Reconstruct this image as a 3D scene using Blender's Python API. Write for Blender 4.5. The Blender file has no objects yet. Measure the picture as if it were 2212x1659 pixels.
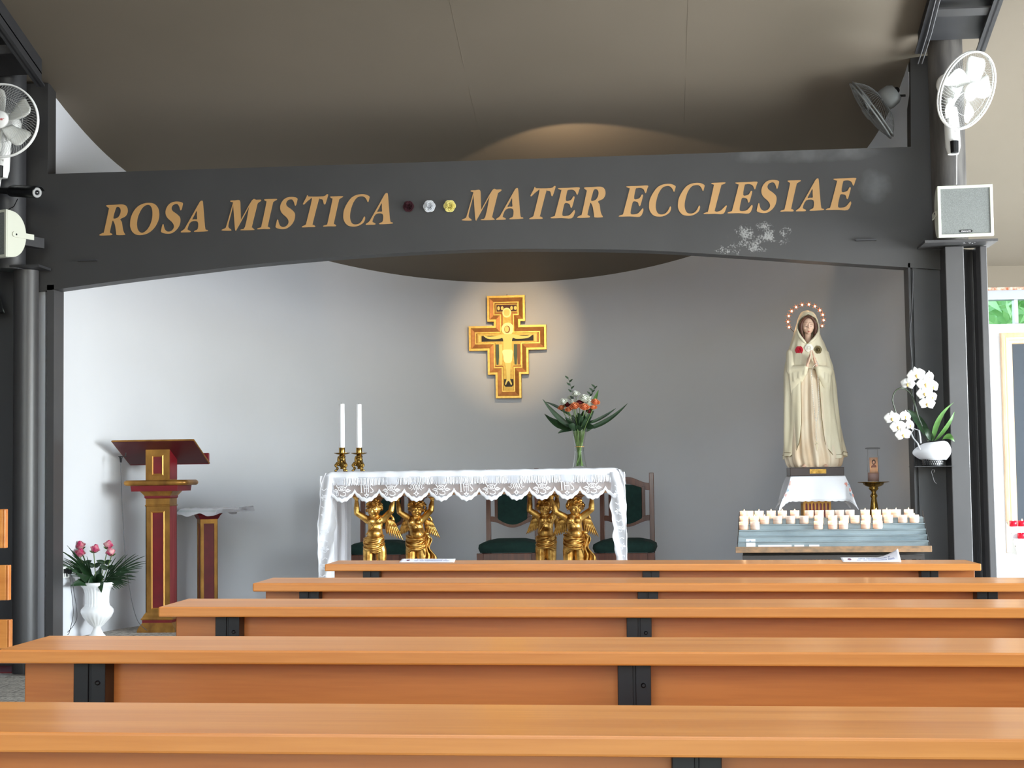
import bpy, bmesh, math, random
import numpy as np
from mathutils import Vector, Matrix, noise

random.seed(7)
SC = bpy.context.scene
COL = SC.collection
PI = math.pi

# ------------------------------------------------------------------ camera
EYE = 1.12
YAW, PITCH, ROLL, FPX = math.radians(5.0), math.radians(3.375), .014, 3400.0
IW, IH = 2212, 1659
_s, _c = math.sin(YAW), math.cos(YAW)
FW = Vector((-_s*math.cos(PITCH), _c*math.cos(PITCH), math.sin(PITCH)))
_rt0 = Vector((_c, _s, 0)); _up0 = _rt0.cross(FW)
RT = _rt0*math.cos(ROLL) - _up0*math.sin(ROLL)
UP = _up0*math.cos(ROLL) + _rt0*math.sin(ROLL)
CAM = Vector((0, 0, EYE))
cd = bpy.data.cameras.new('camera'); cam = bpy.data.objects.new('camera', cd)
COL.objects.link(cam)
cd.sensor_width = 36; cd.sensor_fit = 'HORIZONTAL'
cd.lens = FPX/IW*36; cd.clip_start = .05; cd.clip_end = 200
M = Matrix((RT, UP, -FW)).transposed().to_4x4(); M.translation = CAM
cam.matrix_world = M
SC.camera = cam
SC.view_settings.view_transform = 'Standard'
SC.view_settings.look = 'None'
SC.view_settings.exposure = 0.2
SC.view_settings.gamma = 1.0
SC.view_settings.use_curve_mapping = False

# ------------------------------------------------------------------ sky
w = bpy.data.worlds.new('world'); SC.world = w; w.use_nodes = True
nt = w.node_tree; nt.nodes.clear()
wo = nt.nodes.new('ShaderNodeOutputWorld'); bg = nt.nodes.new('ShaderNodeBackground')
sk = nt.nodes.new('ShaderNodeTexSky'); sk.sky_type = 'NISHITA'; sk.sun_disc = False
sk.sun_elevation = math.radians(48); sk.sun_rotation = math.radians(120)
nt.links.new(sk.outputs[0], bg.inputs[0]); nt.links.new(bg.outputs[0], wo.inputs[0])
bg.inputs[1].default_value = .9

# ------------------------------------------------------------------ daylight through the windows
def area(name, loc, target, sx, sy, power, color, spread=180):
    l = bpy.data.lights.new(name, 'AREA'); l.shape = 'RECTANGLE'; l.size = sx; l.size_y = sy
    l.energy = power; l.color = color; l.spread = math.radians(spread)
    o = bpy.data.objects.new(name, l); COL.objects.link(o); o.location = loc
    o.rotation_euler = (Vector(target)-Vector(loc)).to_track_quat('-Z', 'Y').to_euler()
    return o
DAY = (.90, .96, 1.0)
# band of windows in the right wall (X = 4.6) and its far bay next to the shrine
area('window_daylight', (4.45, 4.3, 1.65), (0, 4.3, 1.35), 3.4, 1.7, 190, DAY, 150)
area('window_daylight', (4.45, 8.0, 1.55), (0, 9.6, 1.05), 3.0, 1.6, 360, DAY, 140)
area('window_daylight', (4.45, 10.9, 1.6), (3.2, 11.6, 1.3), 1.9, 1.5, 100, DAY)
# glazed entrance behind the pews
area('door_daylight', (-.6, -4.9, 3.2), (-.6, 4, 2.2), 4.5, 3.0, 260, (1.0, .96, .90))
# overhead fill added to brighten the pew tops, no known skylight there
area('added_pew_fill', (-.1, 2.5, 4.85), (-.1, 2.7, 0), 2.8, 2.8, 95, (1.0, .98, .95), 150)

# ------------------------------------------------------------------ helpers
def ray(px, py):
    return FW + RT*((px-IW/2)/FPX) + UP*((IH/2-py)/FPX)
def PY(px, py, Y):
    d = ray(px, py); return CAM + d*(Y/d.y)
def PZ(px, py, z):
    d = ray(px, py); return CAM + d*((z-EYE)/d.z)

class MB:
    def __init__(s): s.v = []; s.f = []; s.m = Matrix.Identity(4); s.sm = []
    def add(s, vs, fs, smooth=False):
        n = len(s.v); s.v += [tuple(s.m @ Vector(p)) for p in vs]
        s.f += [tuple(i+n for i in f) for f in fs]; s.sm += [smooth]*len(fs); return s
    def box(s, x0, x1, y0, y1, z0, z1):
        return s.add([(x0,y0,z0),(x1,y0,z0),(x1,y1,z0),(x0,y1,z0),(x0,y0,z1),(x1,y0,z1),(x1,y1,z1),(x0,y1,z1)],
            [(0,3,2,1),(4,5,6,7),(0,1,5,4),(1,2,6,5),(2,3,7,6),(3,0,4,7)])
    def cbox(s, c, sz):
        x,y,z = c; a,b,d = sz
        return s.box(x-a/2,x+a/2,y-b/2,y+b/2,z-d/2,z+d/2)
    def rings(s, rs, close=True, caps=True, smooth=True):
        n = len(rs[0]); vs = [p for r in rs for p in r]; fs = []
        for i in range(len(rs)-1):
            for j in range(n if close else n-1):
                k = (j+1) % n
                fs.append((i*n+j, i*n+k, (i+1)*n+k, (i+1)*n+j))
        s.add(vs, fs, smooth)
        if caps and close:
            s.add(rs[0], [tuple(range(n))[::-1]]); s.add(rs[-1], [tuple(range(n))])
        return s
    def lathe(s, prof, n=24, c=(0,0,0), caps=True, smooth=True, flute=None):
        rs = []
        for r, z in prof:
            rs.append([(c[0]+(r*(1+(flute(j/n, z) if flute else 0)))*math.cos(2*PI*j/n),
                        c[1]+(r*(1+(flute(j/n, z) if flute else 0)))*math.sin(2*PI*j/n), c[2]+z) for j in range(n)])
        return s.rings(rs, True, caps, smooth)
    def sq(s, prof, c=(0,0,0), ratio=1.0):   # square-section "lathe": prof (half width, z)
        rs = [[(c[0]-r*ratio, c[1]-r, c[2]+z), (c[0]+r*ratio, c[1]-r, c[2]+z), (c[0]+r*ratio, c[1]+r, c[2]+z), (c[0]-r*ratio, c[1]+r, c[2]+z)] for r, z in prof]
        return s.rings(rs, True, True, False)
    def tube(s, pts, r, n=8, caps=True):
        pts = [Vector(p) for p in pts]
        rr = r if isinstance(r, (list, tuple)) else [r]*len(pts)
        rs = []; up = None
        for i, p in enumerate(pts):
            t = (pts[min(i+1, len(pts)-1)] - pts[max(i-1, 0)])
            if t.length < 1e-9: t = Vector((0,0,1))
            t.normalize()
            if up is None:
                up = Vector((0,0,1)) if abs(t.z) < .9 else Vector((1,0,0))
            a = t.cross(up)
            if a.length < 1e-6: a = t.cross(Vector((.3,.8,.1)))
            a.normalize(); b = a.cross(t).normalized(); up = b
            rs.append([tuple(p + (a*math.cos(2*PI*j/n) + b*math.sin(2*PI*j/n))*rr[i]) for j in range(n)])
        return s.rings(rs, True, caps, True)
    def ell(s, c, r, n=16, m=10, rot=None):
        rx, ry, rz = (r, r, r) if not isinstance(r, (tuple, list)) else r
        c = Vector(c); vs = []; fs = []
        R = rot.to_3x3() if rot else Matrix.Identity(3)
        for i in range(1, m):
            for j in range(n):
                a = PI*i/m; b = 2*PI*j/n
                vs.append(tuple(c + R @ Vector((rx*math.sin(a)*math.cos(b), ry*math.sin(a)*math.sin(b), rz*math.cos(a)))))
        vs.append(tuple(c + R @ Vector((0,0,rz)))); vs.append(tuple(c + R @ Vector((0,0,-rz))))
        for i in range(m-2):
            for j in range(n):
                k = (j+1) % n; fs.append((i*n+j, (i+1)*n+j, (i+1)*n+k, i*n+k))
        T = len(vs)-2
        for j in range(n):
            k = (j+1) % n; fs.append((T, j, k)); fs.append((T+1, (m-2)*n+k, (m-2)*n+j))
        return s.add(vs, fs, True)
    def caps(s, a, b, ra, rb, n=12):       # tapered capsule
        a, b = Vector(a), Vector(b)
        s.ell(a, ra, n, 8); s.ell(b, rb, n, 8)
        k = 4; s.tube([a.lerp(b, i/k) for i in range(k+1)], [ra+(rb-ra)*i/k for i in range(k+1)], n)
        return s
    def grid(s, P, smooth=True):           # P: rows of points
        n = len(P[0]); vs = [p for r in P for p in r]
        fs = [(i*n+j, i*n+j+1, (i+1)*n+j+1, (i+1)*n+j) for i in range(len(P)-1) for j in range(n-1)]
        return s.add(vs, fs, smooth)
    def prism(s, poly, d0, d1, axis='y', holes=()):  # polygon (a, z) extruded along y (or given axis)
        bm = bmesh.new()
        loops = [poly] + list(holes); es = []
        for lp in loops:
            vs = [bm.verts.new((p[0], 0, p[1])) for p in lp]
            es += [bm.edges.new((vs[i], vs[(i+1) % len(vs)])) for i in range(len(vs))]
        r = bmesh.ops.triangle_fill(bm, use_beauty=True, use_dissolve=False, edges=es, normal=(0,-1,0))
        bm.verts.index_update()
        V = [v.co.copy() for v in bm.verts]; F = [tuple(v.index for v in f.verts) for f in bm.faces]
        E = [(e.verts[0].index, e.verts[1].index) for e in bm.edges if len(e.link_faces) == 1]
        bm.free(); n = len(V)
        def tr(v, d):
            return (v.x, d, v.z) if axis == 'y' else ((d, v.x, v.z) if axis == 'x' else (v.x, v.z, d))
        vs = [tr(v, d0) for v in V] + [tr(v, d1) for v in V]
        fs = list(F) + [tuple(i+n for i in f[::-1]) for f in F] + [(a, b, b+n, a+n) for a, b in E]
        return s.add(vs, fs)
    def mesh(s, name, mat=None):
        me = bpy.data.meshes.new(name); me.from_pydata(s.v, [], s.f)
        me.polygons.foreach_set('use_smooth', s.sm)
        if mat: me.materials.append(mat)
        bm = bmesh.new(); bm.from_mesh(me); bmesh.ops.recalc_face_normals(bm, faces=bm.faces); bm.to_mesh(me); bm.free()
        me.update(); return me
    def build(s, name, mat, parent=None, loc=None, bevel=0, solid=0, sub=0, seg=2):
        me = s.mesh(name, mat); o = bpy.data.objects.new(name, me); COL.objects.link(o)
        if parent: o.parent = parent
        if loc is not None: o.location = loc
        if solid:
            md = o.modifiers.new('solid', 'SOLIDIFY'); md.thickness = solid; md.offset = 0
        if bevel:
            md = o.modifiers.new('bevel', 'BEVEL'); md.width = bevel; md.segments = seg; md.limit_method = 'ANGLE'; md.angle_limit = math.radians(40); md.harden_normals = False
        if sub:
            md = o.modifiers.new('sub', 'SUBSURF'); md.levels = sub; md.render_levels = sub
        return o

def remesh(mb, name, mat, voxel, parent=None, smooth=4, fac=.6, loc=None):
    tmp = mb.build('tmp', mat)
    md = tmp.modifiers.new('r', 'REMESH'); md.mode = 'VOXEL'; md.voxel_size = voxel; md.use_smooth_shade = True
    if smooth:
        ms = tmp.modifiers.new('s', 'SMOOTH'); ms.factor = fac; ms.iterations = smooth
    dg = bpy.context.evaluated_depsgraph_get(); dg.update()
    me = bpy.data.meshes.new_from_object(tmp.evaluated_get(dg)); me.name = name
    bpy.data.objects.remove(tmp)
    me.materials.clear(); me.materials.append(mat)
    for p in me.polygons: p.use_smooth = True
    o = bpy.data.objects.new(name, me); COL.objects.link(o)
    if parent: o.parent = parent
    if loc is not None: o.location = loc
    return o

def thing(name, label, cat, loc=(0,0,0), rz=0, group=None, rot=None):
    o = bpy.data.objects.new(name, None); COL.objects.link(o); o.empty_display_size = .05
    o.location = loc; o.rotation_euler = rot if rot else (0, 0, rz)
    o['label'] = label; o['category'] = cat
    if group: o['group'] = group
    return o
def tag(o, label, cat, group=None, kind=None):
    o['label'] = label; o['category'] = cat
    if group: o['group'] = group
    if kind: o['kind'] = kind
    return o
def struct(o):
    o['kind'] = 'structure'; return o
def dup(root, loc=None, rz=None, label=None, group=None, rot=None):
    r = root.copy(); COL.objects.link(r)
    if loc is not None: r.location = loc
    if rot is not None: r.rotation_euler = rot
    elif rz is not None: r.rotation_euler = (0, 0, rz)
    if label: r['label'] = label
    if group: r['group'] = group
    for ch in list(root.children):
        c = ch.copy(); COL.objects.link(c); c.parent = r
        for g in list(ch.children):
            d = g.copy(); COL.objects.link(d); d.parent = c
    return r
def spline(pts, k=6, closed=True):
    out = []; n = len(pts)
    rng = range(n) if closed else range(n-1)
    for i in rng:
        if closed: p0, p1, p2, p3 = pts[i-1], pts[i], pts[(i+1) % n], pts[(i+2) % n]
        else: p0, p1, p2, p3 = pts[max(i-1,0)], pts[i], pts[i+1], pts[min(i+2,n-1)]
        for j in range(k):
            t = j/k
            out.append(tuple(.5*((2*b)+(-a+c)*t+(2*a-5*b+4*c-d)*t*t+(-a+3*b-3*c+d)*t**3) for a, b, c, d in zip(p0, p1, p2, p3)))
    if not closed: out.append(tuple(pts[-1]))
    return out
def lerp(a, b, t): return a+(b-a)*t
def interp(x, tab):
    if x <= tab[0][0]: return tab[0][1]
    for (a, va), (b, vb) in zip(tab, tab[1:]):
        if x <= b: return va+(vb-va)*(x-a)/(b-a)
    return tab[-1][1]
def smooth01(t): t = max(0, min(1, t)); return t*t*(3-2*t)

# ------------------------------------------------------------------ materials
def srgb(r, g, b):
    f = lambda c: (c/255/12.92) if c/255 <= .04045 else ((c/255+.055)/1.055)**2.4
    return (f(r), f(g), f(b), 1)
def mat(name, col, rough=.6, metal=0, var=None, vs=8, vamt=.5, bump=0, bs=60, bdist=.004, spec=None, trans=0, alpha=1, emit=None, estr=0,
        stretch=(1,1,1), coat=0, transl=None, sss=0, detail=4):
    m = bpy.data.materials.new(name); m.use_nodes = True; nt = m.node_tree; N = nt.nodes; L = nt.links
    b = N['Principled BSDF']; b.inputs['Roughness'].default_value = rough; b.inputs['Metallic'].default_value = metal
    b.inputs['Base Color'].default_value = col
    if spec is not None: b.inputs['Specular IOR Level'].default_value = spec
    if coat: b.inputs['Coat Weight'].default_value = coat; b.inputs['Coat Roughness'].default_value = .12
    if trans: b.inputs['Transmission Weight'].default_value = trans
    if alpha < 1: b.inputs['Alpha'].default_value = alpha
    if sss:
        b.inputs['Subsurface Weight'].default_value = sss; b.inputs['Subsurface Scale'].default_value = .01
    if emit: b.inputs['Emission Color'].default_value = emit; b.inputs['Emission Strength'].default_value = estr
    if var or bump:
        tc = N.new('ShaderNodeTexCoord'); mp = N.new('ShaderNodeMapping'); mp.inputs['Scale'].default_value = stretch
        L.new(tc.outputs['Object'], mp.inputs[0])
    if var:
        nz = N.new('ShaderNodeTexNoise'); nz.inputs['Scale'].default_value = vs; nz.inputs['Detail'].default_value = detail
        L.new(mp.outputs[0], nz.inputs['Vector'])
        cr = N.new('ShaderNodeValToRGB'); cr.color_ramp.elements[0].position = .5-vamt*.5; cr.color_ramp.elements[1].position = .5+vamt*.5
        cr.color_ramp.elements[0].color = var; cr.color_ramp.elements[1].color = col
        L.new(nz.outputs[0], cr.inputs[0]); L.new(cr.outputs[0], b.inputs['Base Color'])
    if bump:
        n2 = N.new('ShaderNodeTexNoise'); n2.inputs['Scale'].default_value = bs; n2.inputs['Detail'].default_value = 4
        L.new(mp.outputs[0], n2.inputs['Vector'])
        bp = N.new('ShaderNodeBump'); bp.inputs['Strength'].default_value = bump; bp.inputs['Distance'].default_value = bdist
        L.new(n2.outputs[0], bp.inputs['Height']); L.new(bp.outputs[0], b.inputs['Normal'])
    if transl is not None:      # cloth / petals / wax: mix in a translucent lobe
        t = N.new('ShaderNodeBsdfTranslucent'); t.inputs[0].default_value = col
        mx = N.new('ShaderNodeMixShader'); mx.inputs[0].default_value = transl
        L.new(b.outputs[0], mx.inputs[1]); L.new(t.outputs[0], mx.inputs[2]); L.new(mx.outputs[0], N['Material Output'].inputs[0])
    return m
def see_through(m, op):         # open weave: part of the surface is simply not there
    nt = m.node_tree; N = nt.nodes; L = nt.links; out = N['Material Output']
    src = out.inputs[0].links[0].from_socket
    t = N.new('ShaderNodeBsdfTransparent'); mx = N.new('ShaderNodeMixShader'); mx.inputs[0].default_value = op
    L.new(t.outputs[0], mx.inputs[1]); L.new(src, mx.inputs[2]); L.new(mx.outputs[0], out.inputs[0]); return m
def glass(name, col=(1,1,1,1), rough=.02):
    m = bpy.data.materials.new(name); m.use_nodes = True; nt = m.node_tree; N = nt.nodes; L = nt.links
    N.remove(N['Principled BSDF'])
    t = N.new('ShaderNodeBsdfTransparent'); t.inputs[0].default_value = col
    g = N.new('ShaderNodeBsdfGlossy'); g.inputs['Roughness'].default_value = rough
    fr = N.new('ShaderNodeLayerWeight'); fr.inputs[0].default_value = .14
    hf = N.new('ShaderNodeMath'); hf.operation = 'MULTIPLY'; hf.inputs[1].default_value = .45; L.new(fr.outputs['Fresnel'], hf.inputs[0])
    mx = N.new('ShaderNodeMixShader'); L.new(hf.outputs[0], mx.inputs[0])
    L.new(t.outputs[0], mx.inputs[1]); L.new(g.outputs[0], mx.inputs[2]); L.new(mx.outputs[0], N['Material Output'].inputs[0])
    return m
def wood(name, light, dark, scale=1.0, rough=.32, coat=.25, axis=0):
    m = bpy.data.materials.new(name); m.use_nodes = True; nt = m.node_tree; N = nt.nodes; L = nt.links
    b = N['Principled BSDF']; b.inputs['Roughness'].default_value = rough
    b.inputs['Coat Weight'].default_value = coat; b.inputs['Coat Roughness'].default_value = .18
    tc = N.new('ShaderNodeTexCoord'); mp = N.new('ShaderNodeMapping')
    st = [14*scale]*3; st[axis] = .9*scale; mp.inputs['Scale'].default_value = st
    L.new(tc.outputs['Object'], mp.inputs[0])
    n1 = N.new('ShaderNodeTexNoise'); n1.inputs['Scale'].default_value = 2.2; n1.inputs['Detail'].default_value = 6; n1.inputs['Distortion'].default_value = .6
    L.new(mp.outputs[0], n1.inputs['Vector'])
    mp2 = N.new('ShaderNodeMapping'); st2 = [110*scale]*3; st2[axis] = 6*scale; mp2.inputs['Scale'].default_value = st2
    L.new(tc.outputs['Object'], mp2.inputs[0])
    n2 = N.new('ShaderNodeTexNoise'); n2.inputs['Scale'].default_value = 3; n2.inputs['Detail'].default_value = 3
    L.new(mp2.outputs[0], n2.inputs['Vector'])
    ad = N.new('ShaderNodeMath'); ad.operation = 'MULTIPLY_ADD'; ad.inputs[1].default_value = .35
    L.new(n2.outputs[0], ad.inputs[0]); L.new(n1.outputs[0], ad.inputs[2])
    cr = N.new('ShaderNodeValToRGB'); cr.color_ramp.elements[0].position = .45; cr.color_ramp.elements[0].color = dark
    cr.color_ramp.elements[1].position = .85; cr.color_ramp.elements[1].color = light
    L.new(ad.outputs[0], cr.inputs[0]); L.new(cr.outputs[0], b.inputs['Base Color'])
    bp = N.new('ShaderNodeBump'); bp.inputs['Strength'].default_value = .08; bp.inputs['Distance'].default_value = .001
    L.new(ad.outputs[0], bp.inputs['Height']); L.new(bp.outputs[0], b.inputs['Normal'])
    return m
# ------------------------------------------------------------------ shared materials
M_STEEL = mat('painted_steel', srgb(64,63,64), .42, 0, var=srgb(58,57,58), vs=5, bump=.05, bs=200, bdist=.001)
M_STEEL_D = mat('dark_painted_steel', srgb(50,50,52), .45, 0, var=srgb(43,43,46), vs=6)
M_PLASTER = mat('grey_white_plaster', srgb(212,214,219), .9, 0, var=srgb(206,208,213), vs=1.4, bump=.12, bs=240, bdist=.001)
M_CEIL = mat('taupe_ceiling_paint', srgb(111,101,88), .85, 0, var=srgb(103,94,81), vs=.8, bump=.1, bs=180, bdist=.001)
M_WHITEWALL = mat('white_wall_paint', srgb(235,235,238), .85, 0, bump=.05, bs=200, bdist=.001)
M_DARKWALL = mat('charcoal_wall_paint', srgb(66,66,68), .8)
M_WOOD = wood('varnished_beech', srgb(208,138,66), srgb(184,112,46), .5)
M_WOOD_EDGE = wood('varnished_beech_edge', srgb(190,116,52), srgb(164,92,36), .5)
M_BLACK = mat('black_metal', srgb(16,17,20), .4, .3)
M_WHITE_PL = mat('white_plastic', srgb(232,232,228), .35)
M_GOLD = mat('gilding', srgb(236,192,110), .38, 1, var=srgb(164,116,54), vs=26, vamt=.3, bump=.2, bs=70, bdist=.003)
M_BRASS = mat('brass', srgb(196,158,84), .25, 1, var=srgb(120,92,44), vs=30, bump=.1, bs=80, bdist=.002)
M_GLASS = glass('clear_glass')
M_PANE = glass('window_pane', (.93,.97,.95,1))

# stone floor: pale grey split-face slabs
def stone_mat():
    m = mat('grey_stone_floor', srgb(150,148,142), .75); nt = m.node_tree; N = nt.nodes; L = nt.links; b = N['Principled BSDF']
    tc = N.new('ShaderNodeTexCoord'); n1 = N.new('ShaderNodeTexNoise'); n1.inputs['Scale'].default_value = 45; n1.inputs['Detail'].default_value = 8; n1.inputs['Roughness'].default_value = .7
    L.new(tc.outputs['Object'], n1.inputs['Vector'])
    cr = N.new('ShaderNodeValToRGB'); cr.color_ramp.elements[0].position = .38; cr.color_ramp.elements[0].color = srgb(132,126,116)
    cr.color_ramp.elements[1].position = .6; cr.color_ramp.elements[1].color = srgb(210,204,192)
    L.new(n1.outputs[0], cr.inputs[0])
    br = N.new('ShaderNodeTexBrick'); br.inputs['Scale'].default_value = 1.6; br.inputs['Mortar Size'].default_value = .008; br.inputs['Color1'].default_value = (1,1,1,1); br.inputs['Color2'].default_value = (.86,.86,.86,1); br.inputs['Mortar'].default_value = (.45,.45,.45,1)
    L.new(tc.outputs['Object'], br.inputs['Vector'])
    mx = N.new('ShaderNodeMixRGB'); mx.blend_type = 'MULTIPLY'; mx.inputs[0].default_value = 1
    L.new(cr.outputs[0], mx.inputs[1]); L.new(br.outputs[0], mx.inputs[2]); L.new(mx.outputs[0], b.inputs['Base Color'])
    bp = N.new('ShaderNodeBump'); bp.inputs['Strength'].default_value = .5; bp.inputs['Distance'].default_value = .004
    L.new(n1.outputs[0], bp.inputs['Height']); L.new(bp.outputs[0], b.inputs['Normal']); return m
M_STONE = stone_mat()

# ------------------------------------------------------------------ room shell
YB = 9.2                      # front plane of the arched girder
CX, AX, BY = -1.055, 2.598, 3.2   # plan of the rounded niche: half ellipse behind the girder
Y0 = 9.25
def ceil_z(x, y):
    e = min(1.6, abs((x-CX)/AX))
    return 3.455 - .2457*(y-Y0) - .0104*(x-CX) + .075*e**4*smooth01((Y0+1.2-y)/1.2) + (.055*(Y0-y) if y < Y0 else 0)
XW, YBK, YF, XLW = 4.62, -5.2, 12.25, -6.2

f = MB(); f.box(XLW-.2, XW+.25, YBK-.2, YF+.1, -.12, 0); struct(f.build('floor', M_STONE))
p = MB()
plat = [(CX+AX*math.cos(t), Y0+BY*math.sin(t)) for t in [PI*i/48 for i in range(49)]]
p.prism([(x, y) for x, y in [(CX+AX, 8.98)]+plat+[(CX-AX, 8.98)]], 0, .15, 'z'); struct(p.build('floor_platform', M_STONE))

def ceil_patch(x0, x1, y0, y1, name):
    m = MB(); ny = 60; nx = 60; P = []; Q = []
    for i in range(ny+1):
        y = lerp(y0, y1, i/ny)
        P.append([(lerp(x0,x1,j/nx), y, ceil_z(lerp(x0,x1,j/nx), y)) for j in range(nx+1)])
        Q.append([(lerp(x0,x1,j/nx), y, ceil_z(lerp(x0,x1,j/nx), y)+.14) for j in range(nx+1)])
    m.grid(P); m.grid(Q); return struct(m.build(name, M_CEIL))
SKX0, SKX1, SKY0, SKY1 = -1.6, 1.4, 1.0, 4.0
ceil_patch(XLW-.2, XW+.25, SKY1, YF+.35, 'ceiling'); ceil_patch(XLW-.2, XW+.25, YBK-.2, SKY0, 'ceiling')
ceil_patch(XLW-.2, SKX0, SKY0, SKY1, 'ceiling'); ceil_patch(SKX1, XW+.25, SKY0, SKY1, 'ceiling')
g = MB(); zz = lambda y: ceil_z(0, y)+.1
g.add([(SKX0,SKY0,zz(SKY0)),(SKX1,SKY0,zz(SKY0)),(SKX1,SKY1,zz(SKY1)),(SKX0,SKY1,zz(SKY1))], [(0,1,2,3)]); struct(g.build('window_6', M_PANE))  # added pane and ceiling opening, made up for the overhead pew fill

for k_, px_ in enumerate((972, 1487)):
    x_ = PY(px_, 0, 8.4).x; s_ = MB()
    for i in range(20):
        ya, yb = lerp(6.0, 12.0, i/20), lerp(6.0, 12.0, (i+1)/20)
        s_.add([(x_-.002,ya,ceil_z(x_,ya)-.0008),(x_+.002,ya,ceil_z(x_,ya)-.0008),(x_+.002,yb,ceil_z(x_,yb)-.0008),(x_-.002,yb,ceil_z(x_,yb)-.0008),(x_-.002,ya,ceil_z(x_,ya)+.01),(x_+.002,ya,ceil_z(x_,ya)+.01),(x_+.002,yb,ceil_z(x_,yb)+.01),(x_-.002,yb,ceil_z(x_,yb)+.01)],
            [(0,3,2,1),(0,1,5,4),(1,2,6,5),(2,3,7,6),(3,0,4,7)])
    struct(s_.build('trim_%d' % (k_+2), M_CEIL))
w = MB(); inn = []; out = []
N_ = 72
for i in range(N_+1):
    t = PI*i/N_
    inn.append((CX+AX*math.cos(t), Y0+BY*math.sin(t))); out.append((CX+(AX+.12)*math.cos(t), Y0+(BY+.12)*math.sin(t)))
w.grid([[(x,y,0) for x,y in inn],[(x,y,1.2) for x,y in inn],[(x,y,ceil_z(x,y)+.03) for x,y in inn]])
w.grid([[(x,y,0) for x,y in out],[(x,y,ceil_z(x,y)+.03) for x,y in out]])
for e in (0, N_):
    w.add([(inn[e][0],inn[e][1],0),(out[e][0],out[e][1],0),(out[e][0],out[e][1],3.45),(inn[e][0],inn[e][1],3.45)], [(0,1,2,3)])
struct(w.build('wall_niche', M_PLASTER))

# outer walls of the nave
zt = 7.4
b = MB(); b.box(XLW-.2, XLW, YBK-.2, YF+.3, 0, zt); struct(b.build('wall_left', M_DARKWALL))
# rear wall with a glazed entrance
b = MB(); x0, x1, z1 = -2.9, 1.7, 4.9
b.box(XLW, x0, YBK-.2, YBK, 0, zt); b.box(x1, XW, YBK-.2, YBK, 0, zt); b.box(x0, x1, YBK-.2, YBK, z1, zt)
struct(b.build('wall_back', M_WHITEWALL))
g = MB(); g.box(x0, x1, YBK-.12, YBK-.11, .0, z1); dr = struct(g.build('door_1', M_PANE))
fr = MB()
for k in range(5): fr.box(lerp(x0,x1-.06,k/4), lerp(x0,x1-.06,k/4)+.06, YBK-.16, YBK-.06, 0, z1)
fr.box(x0, x1, YBK-.16, YBK-.06, z1-.06, z1); fr.build('door_frame', M_STEEL_D, dr)
# right wall with a band of windows
SILL, HEAD = .75, 2.55
b = MB(); b.box(XW, XW+.2, YBK, YF+.2, 0, SILL); b.box(XW, XW+.2, YBK, YF+.2, HEAD, zt)
bays = [(-1.0,1.6),(2.4,6.2),(6.5,9.6),(9.9,12.0)]
yy = YBK
for a0, a1 in bays:
    b.box(XW, XW+.2, yy, a0, SILL, HEAD); yy = a1
b.box(XW, XW+.2, yy, YF+.2, SILL, HEAD); struct(b.build('wall_right', M_WHITEWALL))
for k, (a0, a1) in enumerate(bays):
    g = MB(); g.box(XW+.1, XW+.106, a0, a1, SILL, HEAD); wn = struct(g.build('window_%d' % (k+2), M_PANE))
    fr = MB(); n = max(2, round((a1-a0)/.9))
    for j in range(n+1):
        y = lerp(a0, a1-.05, j/n); fr.box(XW+.07, XW+.14, y, y+.05, SILL, HEAD)
    fr.box(XW+.07, XW+.14, a0, a1, SILL, SILL+.05); fr.box(XW+.07, XW+.14, a0, a1, HEAD-.05, HEAD); fr.build('window_frame', M_STEEL_D, wn)
# far wall right of the niche, a strip window under the ceiling
pt = PY(2170, 638, YF); ps = PY(2170, 700, YF)
ztop, zsill = pt.z, ps.z
xl = 1.62
b = MB(); b.box(xl, XW, YF, YF+.18, 0, zsill); struct(b.build('wall_far_right', M_WHITEWALL))
g = MB(); g.box(xl, XW, YF+.09, YF+.095, zsill, ztop+.1); wn = struct(g.build('window_1', M_PANE))
fr = MB()
xm = PY(2199, 680, YF).x
M_ALU = mat('grey_aluminium', srgb(150,152,158), .4, .2)
for x in [xm-.8, xm, xm+.55, xm+1.1]: fr.box(x-.014, x+.014, YF+.05, YF+.13, zsill, ztop)
fr.box(xl, XW, YF+.03, YF+.14, ztop-.028, ztop+.06); fr.build('window_frame', M_ALU, wn)
cr = MB()
pts = []
random.seed(3)
R_ = [(xl+.02*i, ztop+.035+.012*random.random()*max(0,1-i*.02)) for i in range(120)]
cr.add([(x, YF-.002, z-.02) for x, z in R_]+[(x, YF+.028, z+.0) for x, z in R_], [(i,i+1,i+121,i+120) for i in range(119)])
M_RUST = mat('peeling_paint', srgb(150,80,50), .9, var=srgb(190,178,160), vs=40, vamt=.3)
b = MB(); b.box(xl, XW, YF, YF+.18, ztop+.055, ceil_z(2,YF)+.05); struct(b.build('wall_lintel', M_CEIL))
st = MB(); st.box(xl, XW, YF-.004, YF-.0005, ztop+.04, ztop+.062); struct(st.build('trim_1', M_RUST))
# far wall left of the niche
b = MB(); b.box(XLW, -3.9, 9.42, 9.6, 0, 4.0); struct(b.build('wall_far_left', M_DARKWALL))

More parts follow.
